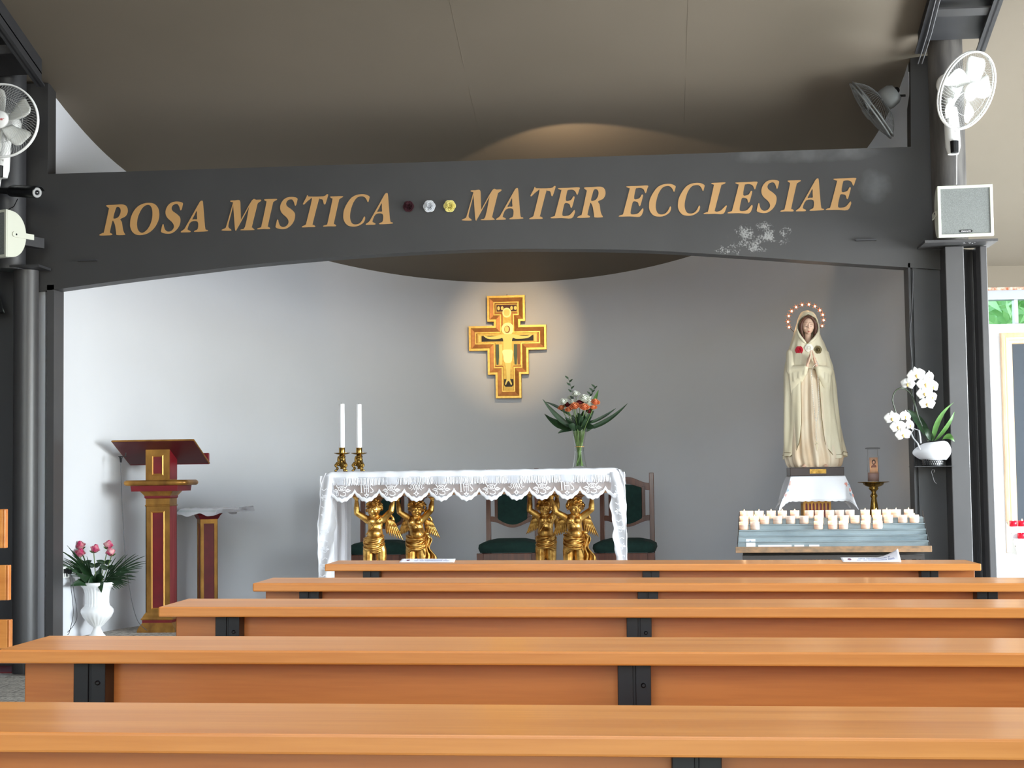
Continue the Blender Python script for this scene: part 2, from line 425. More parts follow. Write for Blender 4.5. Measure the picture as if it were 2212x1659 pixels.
# ------------------------------------------------------------------ arched girder
def girder():
    arch = [(115,626),(253,607),(422,586),(560,570),(760,553),(1000,540),(1180,537.5),(1400,541),(1600,553),(1800,567),(1965,578)]
    a = [PY(x, y, YB) for x, y in arch]; a = [(q.x, q.z) for q in a]
    a = spline(a, 5, False)
    poly = [(-3.80,2.279)] + a + [(1.70,2.276),(1.70,3.58),(1.549,3.58),(1.536,2.998),(-3.622,2.998),(-3.622,3.56),(-3.80,3.56)]
    m = MB(); m.prism(poly, YB, YB+.13)
    mt = M_GIRDER
    o = struct(m.build('girder_beam', mt))
    m = MB()
    for px, py in ((190,563),(1870,519)):
        c = PY(px, py, YB); m.cbox((c.x, YB-.012, c.z), (.12,.024,.008))
    m.build('bracket_lug', M_STEEL_D, o)
def girder_mat():
    m = mat('girder_paint', srgb(52,51,51), .5, var=srgb(46,45,45), vs=3, bump=.06, bs=150, bdist=.001)
    nt = m.node_tree; N = nt.nodes; L = nt.links; b = N['Principled BSDF']
    src = b.inputs['Base Color'].links[0].from_socket
    tc = N.new('ShaderNodeTexCoord'); sp = N.new('ShaderNodeSeparateXYZ'); L.new(tc.outputs['Object'], sp.inputs[0])
    def gauss(cx, cz, rx, rz):
        a = N.new('ShaderNodeMath'); a.operation='SUBTRACT'; L.new(sp.outputs[0], a.inputs[0]); a.inputs[1].default_value = cx
        a2 = N.new('ShaderNodeMath'); a2.operation='DIVIDE'; L.new(a.outputs[0], a2.inputs[0]); a2.inputs[1].default_value = rx
        a3 = N.new('ShaderNodeMath'); a3.operation='POWER'; L.new(a2.outputs[0], a3.inputs[0]); a3.inputs[1].default_value = 2
        c = N.new('ShaderNodeMath'); c.operation='SUBTRACT'; L.new(sp.outputs[2], c.inputs[0]); c.inputs[1].default_value = cz
        c2 = N.new('ShaderNodeMath'); c2.operation='DIVIDE'; L.new(c.outputs[0], c2.inputs[0]); c2.inputs[1].default_value = rz
        c3 = N.new('ShaderNodeMath'); c3.operation='POWER'; L.new(c2.outputs[0], c3.inputs[0]); c3.inputs[1].default_value = 2
        s = N.new('ShaderNodeMath'); s.operation='ADD'; L.new(a3.outputs[0], s.inputs[0]); L.new(c3.outputs[0], s.inputs[1])
        e = N.new('ShaderNodeMath'); e.operation='SUBTRACT'; e.inputs[0].default_value = 1; L.new(s.outputs[0], e.inputs[1]); e.use_clamp = True
        return e.outputs[0]
    def patch(px, py, rx, rz, scale, lo, hi):
        c = PY(px, py, YB); g = gauss(c.x, c.z, rx, rz)
        n = N.new('ShaderNodeTexNoise'); n.inputs['Scale'].default_value = scale; n.inputs['Detail'].default_value = 3; L.new(tc.outputs['Object'], n.inputs['Vector'])
        n2 = N.new('ShaderNodeTexNoise'); n2.inputs['Scale'].default_value = scale*.16; L.new(tc.outputs['Object'], n2.inputs['Vector']); m2 = N.new('ShaderNodeMath'); m2.operation='MULTIPLY_ADD'; m2.inputs[1].default_value = 2.2; m2.inputs[2].default_value = -.25; L.new(n2.outputs[0], m2.inputs[0]); m3 = N.new('ShaderNodeMath'); m3.operation='MULTIPLY'; L.new(g, m3.inputs[0]); L.new(m2.outputs[0], m3.inputs[1])
        ad = N.new('ShaderNodeMath'); ad.operation='MULTIPLY'; L.new(m3.outputs[0], ad.inputs[0]); L.new(n.outputs[0], ad.inputs[1])
        mr = N.new('ShaderNodeMapRange'); mr.inputs['From Min'].default_value = lo; mr.inputs['From Max'].default_value = hi; L.new(ad.outputs[0], mr.inputs[0]); return mr.outputs[0]
    for (args, colr) in [((1645,508,.30,.11,95,.34,.5), srgb(128,128,126)), ((1600,535,.34,.07,110,.42,.54), srgb(120,120,118)), ((1730,330,.6,.09,7,.2,.55), srgb(84,84,84)), ((1890,400,.16,.14,8,.25,.6), srgb(80,81,82))]:
        mx = N.new('ShaderNodeMixRGB'); L.new(patch(*args), mx.inputs[0]); L.new(src, mx.inputs[1]); mx.inputs[2].default_value = colr; src = mx.outputs[0]
    L.new(src, b.inputs['Base Color']); return m
M_GIRDER = girder_mat(); girder()

# jambs of the niche opening
def jamb(x0, x1, name):
    m = MB(); m.box(x0, x1, YB+.0, YB+.16, 0, 2.32); return struct(m.build(name, M_STEEL))
jamb(PY(100,1000,YB).x, PY(115.5,1000,YB).x, 'trim_left_jamb')
xj0, xj1 = PY(1968,800,YB).x+.0, PY(1985,800,YB).x
m = MB(); m.box(xj0, xj0+.012, YB, YB+.16, 0, 2.32); m.box(xj0+.012, xj0+.026, YB+.03, YB+.16, 0, 2.32); m.box(xj0+.026, xj0+.05, YB+.01, YB+.16, 0, 2.32)
struct(m.build('trim_right_jamb', M_STEEL_D))
# steel columns left and right of the girder
M_RECESS = mat('shaded_recess_paint', srgb(34,34,35), .7)  # shade of the recess put into the colour
def column_left():
    x0, x1 = PY(25,1000,9.1).x, PY(76,1000,9.1).x
    m = MB(); m.lathe([((x1-x0)/2,0),((x1-x0)/2,2.40)], 48, ((x0+x1)/2, 9.06+(x1-x0)/2, 0)); m.box((x0+x1)/2-.01, (x0+x1)/2+.01, 9.1, 9.3, 0, 2.4); m.box(x0, x1, 9.3, 9.33, 0, 2.4)
    o = struct(m.build('column_left', M_STEEL, bevel=.006))
    c = MB(); a = PY(25,581,9.1); b_ = PY(99,581,9.1); c.box(a.x, b_.x, 8.99, 9.18, a.z-.006, a.z+.008); c.build('cap_plate', M_STEEL_D, o)
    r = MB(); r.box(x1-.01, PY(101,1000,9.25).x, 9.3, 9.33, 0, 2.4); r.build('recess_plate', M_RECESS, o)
    t = MB(); cc = PY(22, 400, 9.1); t.lathe([(.1,2.40),(.1,3.7)], 40, (cc.x, 9.08, 0)); t.build('pipe', M_STEEL_D, o)
def column_right():
    Y = 9.05
    X = lambda px: PY(px, 1000, Y).x
    prof = [(X(2055), Y), (X(2096), Y)]
    cx_, rr = X(2096), X(2127)-X(2096)
    arc = [(cx_+rr*(1-math.cos(t)), Y+.02+.13*math.sin(t)) for t in [PI/2*i/8 for i in range(9)]]
    prof += arc + [(X(2127), Y+.06), (X(2133), Y+.02), (X(2148), Y+.02), (X(2148), Y+.26), (X(2055), Y+.26)]
    m = MB(); m.prism(prof, 0, 2.39, 'z'); o = struct(m.build('column_right', M_STEEL, bevel=.004))
    c = MB(); a = PY(1990,529,Y); b_ = PY(2146,529,Y); c.box(a.x, b_.x, 8.93, 9.19, a.z-.006, a.z+.008); c.build('cap_plate', M_STEEL, o)
    r = MB(); r.box(xj0+.045, X(2057), 9.225, 9.245, 0, 2.4); r.build('recess_plate', M_STEEL_D, o)
    cc = PY(2044, 300, 9.1)
    t = MB(); t.lathe([(.097,a.z),(.097,3.75)], 48, (cc.x, 9.06, 0)); t.build('pipe', M_PIPE, o)
M_PIPE = mat('stained_steel_pipe', srgb(92,88,84), .5, 0, var=srgb(58,55,54), vs=7, vamt=.25, stretch=(2.2,2.2,.35))
column_left(); column_right()

# rafters that climb from the columns towards the nave
M_ALUG = mat('grey_conduit', srgb(120,120,122), .4, .3)
def rafter(name, pxl, pxr, py, Y, k, cond=False):
    a, b_ = PY(pxl, py, Y), PY(pxr, py, Y); z0 = (a.z+b_.z)/2
    m = MB(); Ye = Y-6.0
    def plate(x0, x1, h0, h1, ya=Y, ye=Ye):
        m.add([(x0,ya,z0+h0+k*(Y-ya)),(x1,ya,z0+h0+k*(Y-ya)),(x1,ye,z0+h0+k*(Y-ye)),(x0,ye,z0+h0+k*(Y-ye)),
               (x0,ya,z0+h1+k*(Y-ya)),(x1,ya,z0+h1+k*(Y-ya)),(x1,ye,z0+h1+k*(Y-ye)),(x0,ye,z0+h1+k*(Y-ye))],
              [(0,3,2,1),(4,5,6,7),(0,1,5,4),(1,2,6,5),(2,3,7,6),(3,0,4,7)])
    plate(a.x, a.x+.05, 0, .012); plate(b_.x-.05, b_.x, 0, .012)
    plate(a.x+.02, a.x+.032, 0, .22); plate(b_.x-.032, b_.x-.02, 0, .22)
    plate(a.x+.02, b_.x-.02, .075, .085)
    o = struct(m.build(name, M_STEEL_D))
    for j in range(9):
        yy = Y-.32-.55*j
        m = MB(); m.add([(x, y, z0+h+k*(Y-y)) for (x,y,h) in [(a.x+.03,yy,.02),(b_.x-.03,yy,.02),(b_.x-.03,yy-.07,.02),(a.x+.03,yy-.07,.02),(a.x+.03,yy,.03),(b_.x-.03,yy,.03),(b_.x-.03,yy-.07,.03),(a.x+.03,yy-.07,.03)]],
            [(0,3,2,1),(4,5,6,7),(0,1,5,4),(1,2,6,5),(2,3,7,6),(3,0,4,7)]); m.build('cross_plate', M_STEEL, o)
    if cond:
        for dx in (.03, .052):
            m = MB(); m.tube([(a.x+dx+.004*math.sin(i*2.1), Y+.08-i*.3, z0-.012+k*(-.08+i*.3)) for i in range(12)], .0036, 6); m.build('conduit', M_ALUG, o)
rafter('rafter_right', 1976, 2128, 114, 8.95, .3, True)
rafter('rafter_left', -60, 97, 190, 8.95, .3)
# ------------------------------------------------------------------ lettering on the girder
# outlines of the slanted bold capitals: (x, y) with y down, origin at the foot serif, H = cap height
GL = {
'R': (424, [[(105,838),(108,822),(150,800),(165,780),(230,480),(232,455),(200,430),(205,412),(300,408),(420,402),(475,425),(495,475),(488,530),(455,575),(390,608),(412,650),(425,740),(440,790),(455,815),(450,830),(345,832),(335,800),(320,700),(300,645),(280,635),(245,780),(250,800),(275,815),(270,832),(200,838)],
  [(330,450),(312,505),(294,575),(298,600),(325,600),(365,580),(392,530),(398,480),(380,445),(352,437)]]),
'O': (424, [[(530,680),(540,590),(580,500),(640,430),(720,390),(800,380),(870,395),(920,450),(937,530),(928,610),(890,700),(830,770),(760,815),(680,833),(610,825),(560,785),(535,730)],
  [(625,650),(640,570),(680,480),(730,425),(785,408),(825,435),(843,500),(840,590),(815,680),(770,755),(710,800),(665,790),(635,750),(625,700)]]),
'S': (424, [[(965,790),(970,750),(985,690),(998,685),(1005,720),(1025,765),(1065,787),(1110,775),(1140,740),(1145,700),(1120,655),(1060,600),(1032,550),(1030,490),(1055,430),(1100,385),(1165,365),(1230,368),(1268,385),(1265,420),(1250,475),(1235,485),(1222,440),(1200,405),(1170,398),(1130,415),(1110,455),(1125,495),(1180,535),(1225,580),(1235,630),(1220,700),(1180,760),(1120,805),(1060,817),(1000,808)]]),
'A': (424, [[(1245,795),(1250,778),(1290,750),(1320,700),(1400,560),(1490,400),(1515,360),(1540,350),(1550,365),(1558,450),(1570,600),(1585,745),(1612,760),(1612,778),(1440,788),(1440,770),(1480,745),(1478,645),(1380,648),(1335,740),(1345,760),(1375,775),(1370,792),(1300,795)],
  [(1400,612),(1435,611),(1470,608),(1468,560),(1468,500),(1457,502),(1430,555)]]),
'M': (424, [[(58,755),(62,740),(105,720),(125,670),(208,380),(205,360),(175,350),(182,335),(240,333),(305,332),(315,420),(322,590),(345,565),(480,330),(540,325),(600,322),(600,342),(560,370),(545,420),(475,700),(480,712),(503,735),(500,748),(325,752),(330,738),(380,705),(435,440),(425,445),(265,735),(248,748),(238,720),(215,420),(205,440),(150,650),(148,710),(180,738),(178,757)]]),
'T': (424, [[(1003,738),(1008,722),(1050,700),(1065,660),(1140,345),(1110,345),(1065,380),(1030,415),(1015,412),(1020,395),(1060,320),(1072,288),(1085,290),(1100,305),(1300,302),(1345,275),(1365,275),(1362,300),(1330,400),(1318,415),(1305,405),(1290,350),(1250,340),(1235,350),(1150,680),(1155,700),(1182,715),(1178,733),(1100,735)]]),
'E': (424, [[(1305,725),(1310,708),(1350,695),(1365,660),(1445,350),(1440,330),(1408,315),(1412,303),(1560,298),(1698,292),(1695,330),(1675,392),(1662,390),(1640,345),(1600,325),(1550,328),(1530,345),(1510,475),(1570,475),(1595,455),(1615,420),(1632,422),(1630,450),(1600,560),(1585,578),(1575,568),(1560,525),(1500,512),(1480,560),(1462,650),(1468,690),(1520,692),(1570,675),(1625,612),(1637,620),(1635,650),(1590,725),(1450,722)]]),
'I': (424, [[(1100,712),(1105,697),(1145,685),(1160,650),(1225,340),(1218,318),(1197,303),(1202,290),(1280,287),(1365,285),(1370,298),(1325,325),(1310,370),(1245,660),(1250,675),(1273,690),(1268,708),(1180,708)]]),
'C': (424, [[(1378,560),(1388,480),(1430,390),(1490,310),(1560,270),(1640,257),(1700,265),(1745,290),(1742,320),(1730,362),(1718,365),(1700,325),(1670,295),(1630,287),(1570,305),(1520,370),(1490,450),(1472,540),(1475,610),(1500,665),(1545,682),(1600,670),(1640,630),(1668,575),(1682,578),(1680,615),(1655,660),(1590,700),(1520,712),(1450,700),(1405,660),(1382,610)]]),
'L': (487, [[(1483,758),(1488,742),(1530,725),(1550,690),(1635,310),(1635,295),(1600,282),(1603,268),(1700,263),(1810,258),(1812,275),(1765,295),(1750,320),(1655,680),(1655,710),(1680,722),(1740,705),(1785,665),(1825,625),(1840,628),(1835,650),(1785,752),(1650,755)]]),
}
GBASE = {'R':838,'O':822,'S':808,'A':795,'M':757,'T':738,'E':725,'I':712,'C':700,'L':760}
BASE = [(216,508.8),(391,502.2),(480,498.4),(556,495.6),(653,491.4),(699,489.7),(791,485.7),(999,476.5),(1072,475),(1144,473.7),(1191,471.7),(1248,470.7),(1338,468.2),(1521,462.8),(1573,461),(1686,457.4),(1720,456.6),(1785,453.9)]
M_LETTER = mat('ochre_letter_paint', srgb(178,136,82), .45, 0, bump=.05, bs=100, bdist=.001)
ORD = ['first','second','third','fourth','fifth','sixth','seventh','eighth','ninth','tenth']
def letters():
    seq = [('ROSA',[216.1,281.5,348.3,391.4]), ('MISTICA',[480,556.4,595.8,653,699,741.8,790.8]),
           ('MATER',[998.9,1072.2,1144.2,1190.6,1247.8]), ('ECCLESIAE',[1338,1402,1464.4,1521.1,1573,1634.7,1686.2,1719.7,1785.1])]
    for word, xs in seq:
        for i, (ch, x0) in enumerate(zip(word, xs)):
            Hc, loops = GL[ch]; gb = GBASE[ch]; gx = min(p[0] for p in loops[0])
            cap = interp(x0, [(216,65.2),(1250,65.4),(1785,67.8)]); k = cap/Hc
            by = interp(x0, BASE)
            out = []
            for lp in loops:
                sp = spline([(x0+(x-gx)*k, by+(y-gb)*k) for x, y in lp], 3)
                q = [PY(x, y, YB) for x, y in sp]; out.append([(v.x, v.z) for v in q])
            cx = sum(p[0] for p in out[0])/len(out[0]); cz = min(p[1] for p in out[0])
            out = [[(a-cx, b-cz) for a, b in lp] for lp in out]
            m = MB(); m.prism(out[0], -.004, 0, 'y', out[1:])
            o = m.build('gold_letter', M_LETTER, None, (cx, YB-.0005, cz))
            tag(o, 'ochre gold slanted capital %s, %s letter of %s on the dark girder' % (ch, ORD[i], word), 'letter', 'gold letters on the girder')
letters()

# three small fabric roses between the words
def rose_mb(r, seed, layers=4, open_=1.0, depth=.7):
    m = MB(); rnd = random.Random(seed)
    for L in range(layers):
        n = 3+L; rad = r*(.28+.72*(L)/(layers-1)) if layers > 1 else r
        for k in range(n):
            a0 = 2*PI*k/n + L*.7 + rnd.uniform(-.15,.15); wd = 2*PI/n*.72; P = []
            for i in range(6):
                u = i/5; row = []
                for j in range(7):
                    v = j/6*2-1; a = a0+v*wd
                    rr = rad*(.35+.65*u**.8)*(1+.10*math.cos(v*1.5)) * (1 - .12*abs(v)**3)
                    curl = .12*r*max(0,u-.7)*open_*(1 if L > 1 else 0)*3
                    z = depth*r*(u**.9)*(1.35-.75*L/(layers)) - curl - .10*r*abs(v)**2*u
                    row.append((rr*math.cos(a)*(.55+.45*open_), rr*math.sin(a)*(.55+.45*open_), z+rnd.uniform(-1,1)*.012*r))
                P.append(row)
            m.grid(P)
    m.ell((0,0,depth*r*.45), (r*.26,r*.26,depth*r*.55), 10, 8)
    return m
ROSEC = {'dark':srgb(58,14,26), 'white':srgb(225,228,232), 'yellow':srgb(238,226,140)}
for nm, px, py, r, lab in (('dark',883,446.5,.031,'small dark maroon fabric rose on the girder, leftmost of three between the words'),
                     ('white',928,446.5,.034,'small white fabric rose on the girder, middle one of three between the words'),
                     ('yellow',972,446,.034,'small pale yellow fabric rose on the girder next to the word MATER')):
    c = PY(px, py, YB)
    o = rose_mb(r, 11+px, 4).build('fabric_rose', mat('rose_fabric_'+nm, ROSEC[nm], .8, transl=.15), None, (c.x, YB-.001, c.z), solid=.0012)
    o.rotation_euler = (PI/2, 0, 0); tag(o, lab, 'rose', 'fabric roses on the girder')

# ------------------------------------------------------------------ pews
def rotmat(rot): return rot
PDIR = Vector((1, .015, -.009)).normalized()
PROT = Matrix((PDIR, Vector((-.015,1,0)).normalized(), PDIR.cross(Vector((-.015,1,0)).normalized()))).transposed().to_euler()
def make_pew(label, length=1.995):
    t = thing('pew', label, 'pew', (0,0,0), 0, 'wooden pews facing the shrine')
    Lx = length
    # origin: near left corner of the top rail projected on the floor; local z up to .856
    H = .856
    r = MB(); r.box(-.013, Lx, 0, .225, H-.0215, H); r.build('top_rail', M_WOOD, t, bevel=.003)
    b = MB(); b.m = Matrix.Translation((0,.075,H-.022)) @ Matrix.Rotation(math.radians(0), 4, 'X')
    b.box(.004, Lx-.004, 0, .02, -.36, -.001); b.build('back_panel', M_WOOD_EDGE, t, bevel=.002)
    for x in (.128, 1.0, Lx-.128-.02):
        s = MB(); s.box(x-.026, x-.002, .03, .0745, .012, H-.0215); s.box(x+.002, x+.026, .03, .0745, .012, H-.0215); s.box(x-.004, x+.004, .034, .07, .012, H-.0215)
        s.box(x-.026, x+.026, .03, .50, 0, .03); s.box(x-.022, x+.022, .10, .13, .03, .42); s.box(x-.022, x+.022, .10, .5, .395, .42)
        sp = s.build('support', M_BLACK, t, bevel=.001)
        bo = MB(); bo.m = Matrix.Translation((x+.014, .029, H-.055)) @ Matrix.Rotation(PI/2, 4, 'X'); bo.lathe([(.004,-.001),(.004,.002),(.002,.0035)], 10); bo.build('bolt', M_BLACK, sp)
    s = MB(); s.box(.02, Lx-.02, .11, .52, .4205, .445); s.build('seat', M_WOOD, t, bevel=.004)
    k = MB(); k.box(.05, Lx-.05, -.18, -.02, .20, .225); k.build('kneeler', M_WOOD, t, bevel=.004)
    for x in (.128, .98, Lx-.168):
        a = MB(); a.box(x-.02, x+.02, -.17, .03, .17, .1995); a.box(x-.02, x+.02, .0, .03, .05, .2); a.build('kneeler_arm', M_BLACK, t)
    return t
PEWS = [((50,1582),-.965), ((0,1404),None), ((347,1311),None), ((550,1260),None), ((705,1219),None)]
PLAB = ['varnished wooden pew nearest the camera, filling the bottom edge of the photo',
        'varnished wooden pew in second row from the camera, left end overhanging the stone floor',
        'varnished wooden pew in middle row, its left end in front of the lectern base',
        'varnished wooden pew in second row from the altar, left end below the small side table',
        'varnished wooden pew in front row before the altar, with paper strips on its rail']
pew0 = None; PEWP = []
for (p_, xf), lab in zip(PEWS, PLAB):
    q = PZ(p_[0], p_[1], .856)
    x = q.x if xf is None else xf
    dx = x-q.x; y = q.y + dx*.015; zz = -.009*dx
    PEWP.append((x, y, zz))
    if pew0 is None:
        pew0 = make_pew(lab); pew0.location = (x, y, zz); pew0.rotation_euler = PROT
    else: dup(pew0, (x, y, zz), rot=PROT, label=lab)
def on_pew(px, py):     # point on the top rail of the front pew
    p = PEWP[4]; n = PDIR.cross(Vector((-.015,1,0)).normalized())
    d = ray(px, py); o = Vector((p[0], p[1], p[2]))+n*.856
    return CAM + d*((o-CAM).dot(n)/d.dot(n))
# paper strips on the front pew
M_PAPER = mat('white_paper', srgb(240,240,244), .7)
M_INK = mat('faded_ink', srgb(150,155,185), .8)
M_INKR = mat('faded_red_print', srgb(120,70,90), .8)
def strip(name, label, quad, curl=False):
    P4 = [on_pew(*q) for q in quad]      # far left, far right, near right, near left
    c = sum(P4, Vector())/4
    A, B, C_, D = [p-c for p in P4]
    def pt(u, v, h=.0012):
        p = A.lerp(B, u).lerp(D.lerp(C_, u), v)
        lift = .028*max(0, (u-.62)/.38)**1.6*(1-v) if curl else .0
        return (p.x, p.y, p.z + h + lift)
    m = MB(); m.grid([[pt(i/24, j/6) for i in range(25)] for j in range(7)])
    o = m.build(name, M_PAPER, None, tuple(c), solid=.0006); tag(o, label, 'paper', 'paper strips on the front pew')
    rnd = random.Random(5)
    for v0, a, b in ((.28,.30,.84),(.58,.26,.90)):
        u = a; L = MB()
        while u < b:
            wch = .012+.006*rnd.random()
            if rnd.random() > .12:
                L.add([pt(u,v0,.0022),pt(u+wch,v0,.0022),pt(u+wch,v0+.16,.0022),pt(u,v0+.16,.0022)], [(0,1,2,3)])
            u += wch+.007
        L.build('printed_words', M_INK, o)
    L = MB(); L.add([pt(.14+.03*math.cos(a), .48+.22*math.sin(a), .0022) for a in [2*PI*i/14 for i in range(14)]], [tuple(range(14))]); L.build('printed_emblem', M_INKR, o)
strip('notice_strip', 'white printed paper strip lying flat on the front pew before the golden cherubs', [(869,1208),(984,1208),(981,1215.5),(862,1215.5)])
strip('notice_strip', 'white printed paper strip with curled up right end on front pew below the candle rack', [(1815,1205),(1940,1205),(1947,1214.5),(1821,1214.5)], True)

# bench across the aisle on the far left
def bench_left():
    Yb_ = 5.4; e = lambda px, py: PY(px, py, Yb_)
    t = thing('wooden_bench', 'wooden bench across the aisle, only three slat ends showing at the left edge', 'bench', (e(15,1040).x, Yb_, 0))
    o = Vector((e(15,1040).x, Yb_, 0))
    for (px, ya, yb) in ((10,1100,1184),(17,1221,1297),(20,1339,1402)):
        a = e(px-4, ya)-o; b = e(px-4, yb)-o
        m = MB(); m.box(-1.2, a.x, 0, .028, b.z, a.z); m.build('back_slat', M_WOOD, t, bevel=.003)
        m = MB(); m.box(a.x+.0002, a.x+.008, -.0, .028, b.z, a.z); m.build('end_edge', M_WOOD_EDGE, t, bevel=.002)
    for x in (-1.1, -.62):
        m = MB(); m.box(x-.03, x+.03, .0285, .07, 0, 1.0); m.box(x-.03, x+.03, .0705, .45, .40, .44); m.box(x-.03, x+.03, .41, .45, 0, .3995); m.build('leg', M_BLACK, t)
    m = MB(); m.box(-1.2, -.40, .0705, .5, .4405, .47); m.build('seat', M_WOOD, t)
bench_left()
c = PZ(42, 1453, 0)
m = MB(); m.box(-.5, .16, -.03, .5, .0005, .008)
tag(m.build('floor_mat', mat('dark_red_mat', srgb(120,50,56), .95), None, (c.x+.02, c.y, 0)), 'thin dark red mat on the grey stone floor at the left edge', 'mat')

# ------------------------------------------------------------------ votive candle racks
M_ZINC = mat('galvanised_sheet', srgb(152,165,170), .42, .3, var=srgb(118,132,138), vs=6, stretch=(1,3,3), bump=.08, bs=60, bdist=.001)
M_ZINC_D = mat('sooty_sheet', srgb(70,66,64), .6, .2)
M_COPPER = mat('tarnished_copper_trim', srgb(180,140,104), .55, .3, var=srgb(120,104,86), vs=25, stretch=(1,2,2))
M_WAX = mat('votive_cup', srgb(255,246,238), .35, transl=.55)
M_WAXIN = mat('melted_wax', srgb(255,236,214), .3, transl=.5)
M_CUPLAB = mat('votive_label', srgb(242,222,214), .6, transl=.5)
M_FLAME = mat('flame', (1,.75,.4,1), .5, emit=(1,.62,.28,1), estr=26)
M_SOOT = mat('wick', srgb(30,24,20), .9)
RK0 = PY(1594, 1178, 7.5)          # front left foot of the steps
RKX1 = PY(2006, 1183, 7.42)
LR = (RKX1-RK0).length
ang = math.atan2(RKX1.y-RK0.y, RKX1.x-RK0.x)
RZ0 = (RK0.z+RKX1.z)/2
NST, SD, SH = 5, .062, .0245
def make_rack(name, label, loc, rz, L):
    t = thing(name, label, 'candle rack', loc, rz)
    m = MB(); prof = []
    y, z = 0, 0
    prof.append((0, -.012))
    for i in range(NST):
        z += SH; prof.append((y, z)); y += SD; prof.append((y, z))
    prof.append((y, z+.006)); prof.append((y+.01, z+.006)); prof.append((y+.01, -.012))
    m.prism([(a, b) for a, b in prof], -.0, L, 'x'); m.build('steps', M_ZINC, t, bevel=.0012)
    for i in range(NST):
        m = MB(); m.box(.001, L-.001, SD*i-.006, SD*i+.004, SH*(i+1)-.0035, SH*(i+1)+.0012); m.build('step_lip', M_ZINC, t, bevel=.0008)
    for s, xx in ((-1, -.003), (1, L)):
        e = MB(); e.prism([(-.02,-.006),(-.02,.012),(SD*NST+.012, z+.034),(SD*NST+.012,-.006)], xx, xx+.003, 'x'); e.build('end_plate', M_ZINC_D, t)
    m = MB(); m.box(-.01, L+.012, -.032, -.026, -.026, .002); m.box(-.01, L+.012, -.026, 0, -.026, -.0125); m.build('drip_tray', M_COPPER, t, bevel=.001)
    m = MB(); m.box(.02, L-.02, -.005, SD*NST, -.060, -.04); m.box(.02, L-.02, .06, .09, -.04, -.0265); m.build('coin_box', M_ZINC_D, t)
    for xx in (.12, L-.12):
        for yy in (.02, SD*NST-.03):
            m = MB(); m.box(xx-.015, xx+.015, yy-.015, yy+.015, -loc[2], -.0601); m.build('leg', M_BLACK, t)
    return t
rack = make_rack('votive_rack', 'stepped galvanised votive candle rack with copper coloured drip tray, full of lit white candles', (RK0.x, RK0.y, RZ0), ang, LR)
def cup_proto():
    t = thing('votive_candle', '', 'candle', (0,0,0), 0)
    m = MB(); m.lathe([(.0185,0),(.0215,.002),(.0218,.038),(.0205,.038),(.0200,.028)], 24, caps=False); m.build('cup', M_WAX, t)
    m = MB(); m.lathe([(.0,.001),(.0199,.001),(.0199,.026),(.004,.025),(.0,.025)], 20); m.build('wax', M_WAXIN, t)
    m = MB(); m.lathe([(.0221,.017),(.0221,.020)], 24, caps=False); m.build('label_band', M_CUPLAB, t)
    return t
def flame_for(t, h=1.0):
    m = MB(); m.tube([(0,0,.024),(0.0005,0,.031)], .0007, 6); w_ = m.build('wick', M_SOOT, t)
    m = MB(); m.lathe([(.0005,.029),(.0024,.031),(.0030,.0345),(.0022,.039),(.0010,.043),(.0002,.046)], 10); f_ = m.build('flame', M_FLAME, t)
    return f_
PL = bpy.data.lights.new('candle_glow', 'POINT'); PL.energy = .085; PL.color = (1,.66,.36); PL.shadow_soft_size = .006
cup0 = cup_proto(); flame_for(cup0); cup1 = cup_proto()
used = {'lit':False,'out':False}
def place_cup(px, step, lit, label, group, steploc):
    Rz = Matrix.Rotation(ang, 3, 'Z'); z = RZ0 + SH*(step+1)
    yl = SD*(step+.5); base = Vector((RK0.x, RK0.y, 0)) + Rz @ Vector((0, yl, 0)); dr = Rz @ Vector((1,0,0))
    # intersect the pixel column with the row line
    lo, hi = -.2, 1.4
    for _ in range(40):
        mid = (lo+hi)/2; p = base + dr*mid; v = Vector((p.x, p.y, z+.02))-CAM
        x = IW/2 + FPX*v.dot(RT)/v.dot(FW)
        if x < px: lo = mid
        else: hi = mid
    p = base + dr*max(.024, min(LR-.024, lo)); loc = (p.x, p.y, z+.0015)
    src = cup0 if lit else cup1; key = 'lit' if lit else 'out'
    if not used[key]: o = src; used[key] = True; o.location = loc; o['label'] = label; o['group'] = group
    else: o = dup(src, loc, label=label, group=group)
    o.rotation_euler = (0,0,px*.37)
    if lit:
        l = bpy.data.objects.new('candle_glow', PL); COL.objects.link(l); l.location = (p.x, p.y, z+.047)
rows = [(4, 'back', [(1597,1),(1618,0),(1640,1),(1666,1),(1690,1),(1717,1),(1748,0),(1770,0),(1793,0),(1814,0),(1836,0),(1869,1),(1893,1),(1916,1),(1936,1),(1963,1)]),
        (3, 'middle', [(1602,1),(1630,1),(1652,1),(1680,0),(1708,0),(1737,0),(1769,1),(1799,0),(1824,0),(1847,0),(1871,1),(1896,1),(1919,0),(1950,0),(1975,1)]),
        (2, 'front', [(1602,1),(1631,0),(1768,1),(1799,1),(1822,1),(1870,1),(1896,1)])]
def nth(i, n):
    if i == 0: return 'at its left end'
    if i == n-1: return 'at its right end'
    W_ = ['','second','third','fourth','fifth','sixth','seventh','eighth']
    return W_[i]+' from the left' if i <= 7 and i <= n//2 else W_[n-1-i]+' from the right'
for st, nm, L in rows:
    for i, (px, lit) in enumerate(L):
        place_cup(px, st, lit, '%s white votive candle in the %s row of the rack, %s' % ('lit' if lit else 'dim', nm, nth(i, len(L))), 'white votive candles on the rack', None)
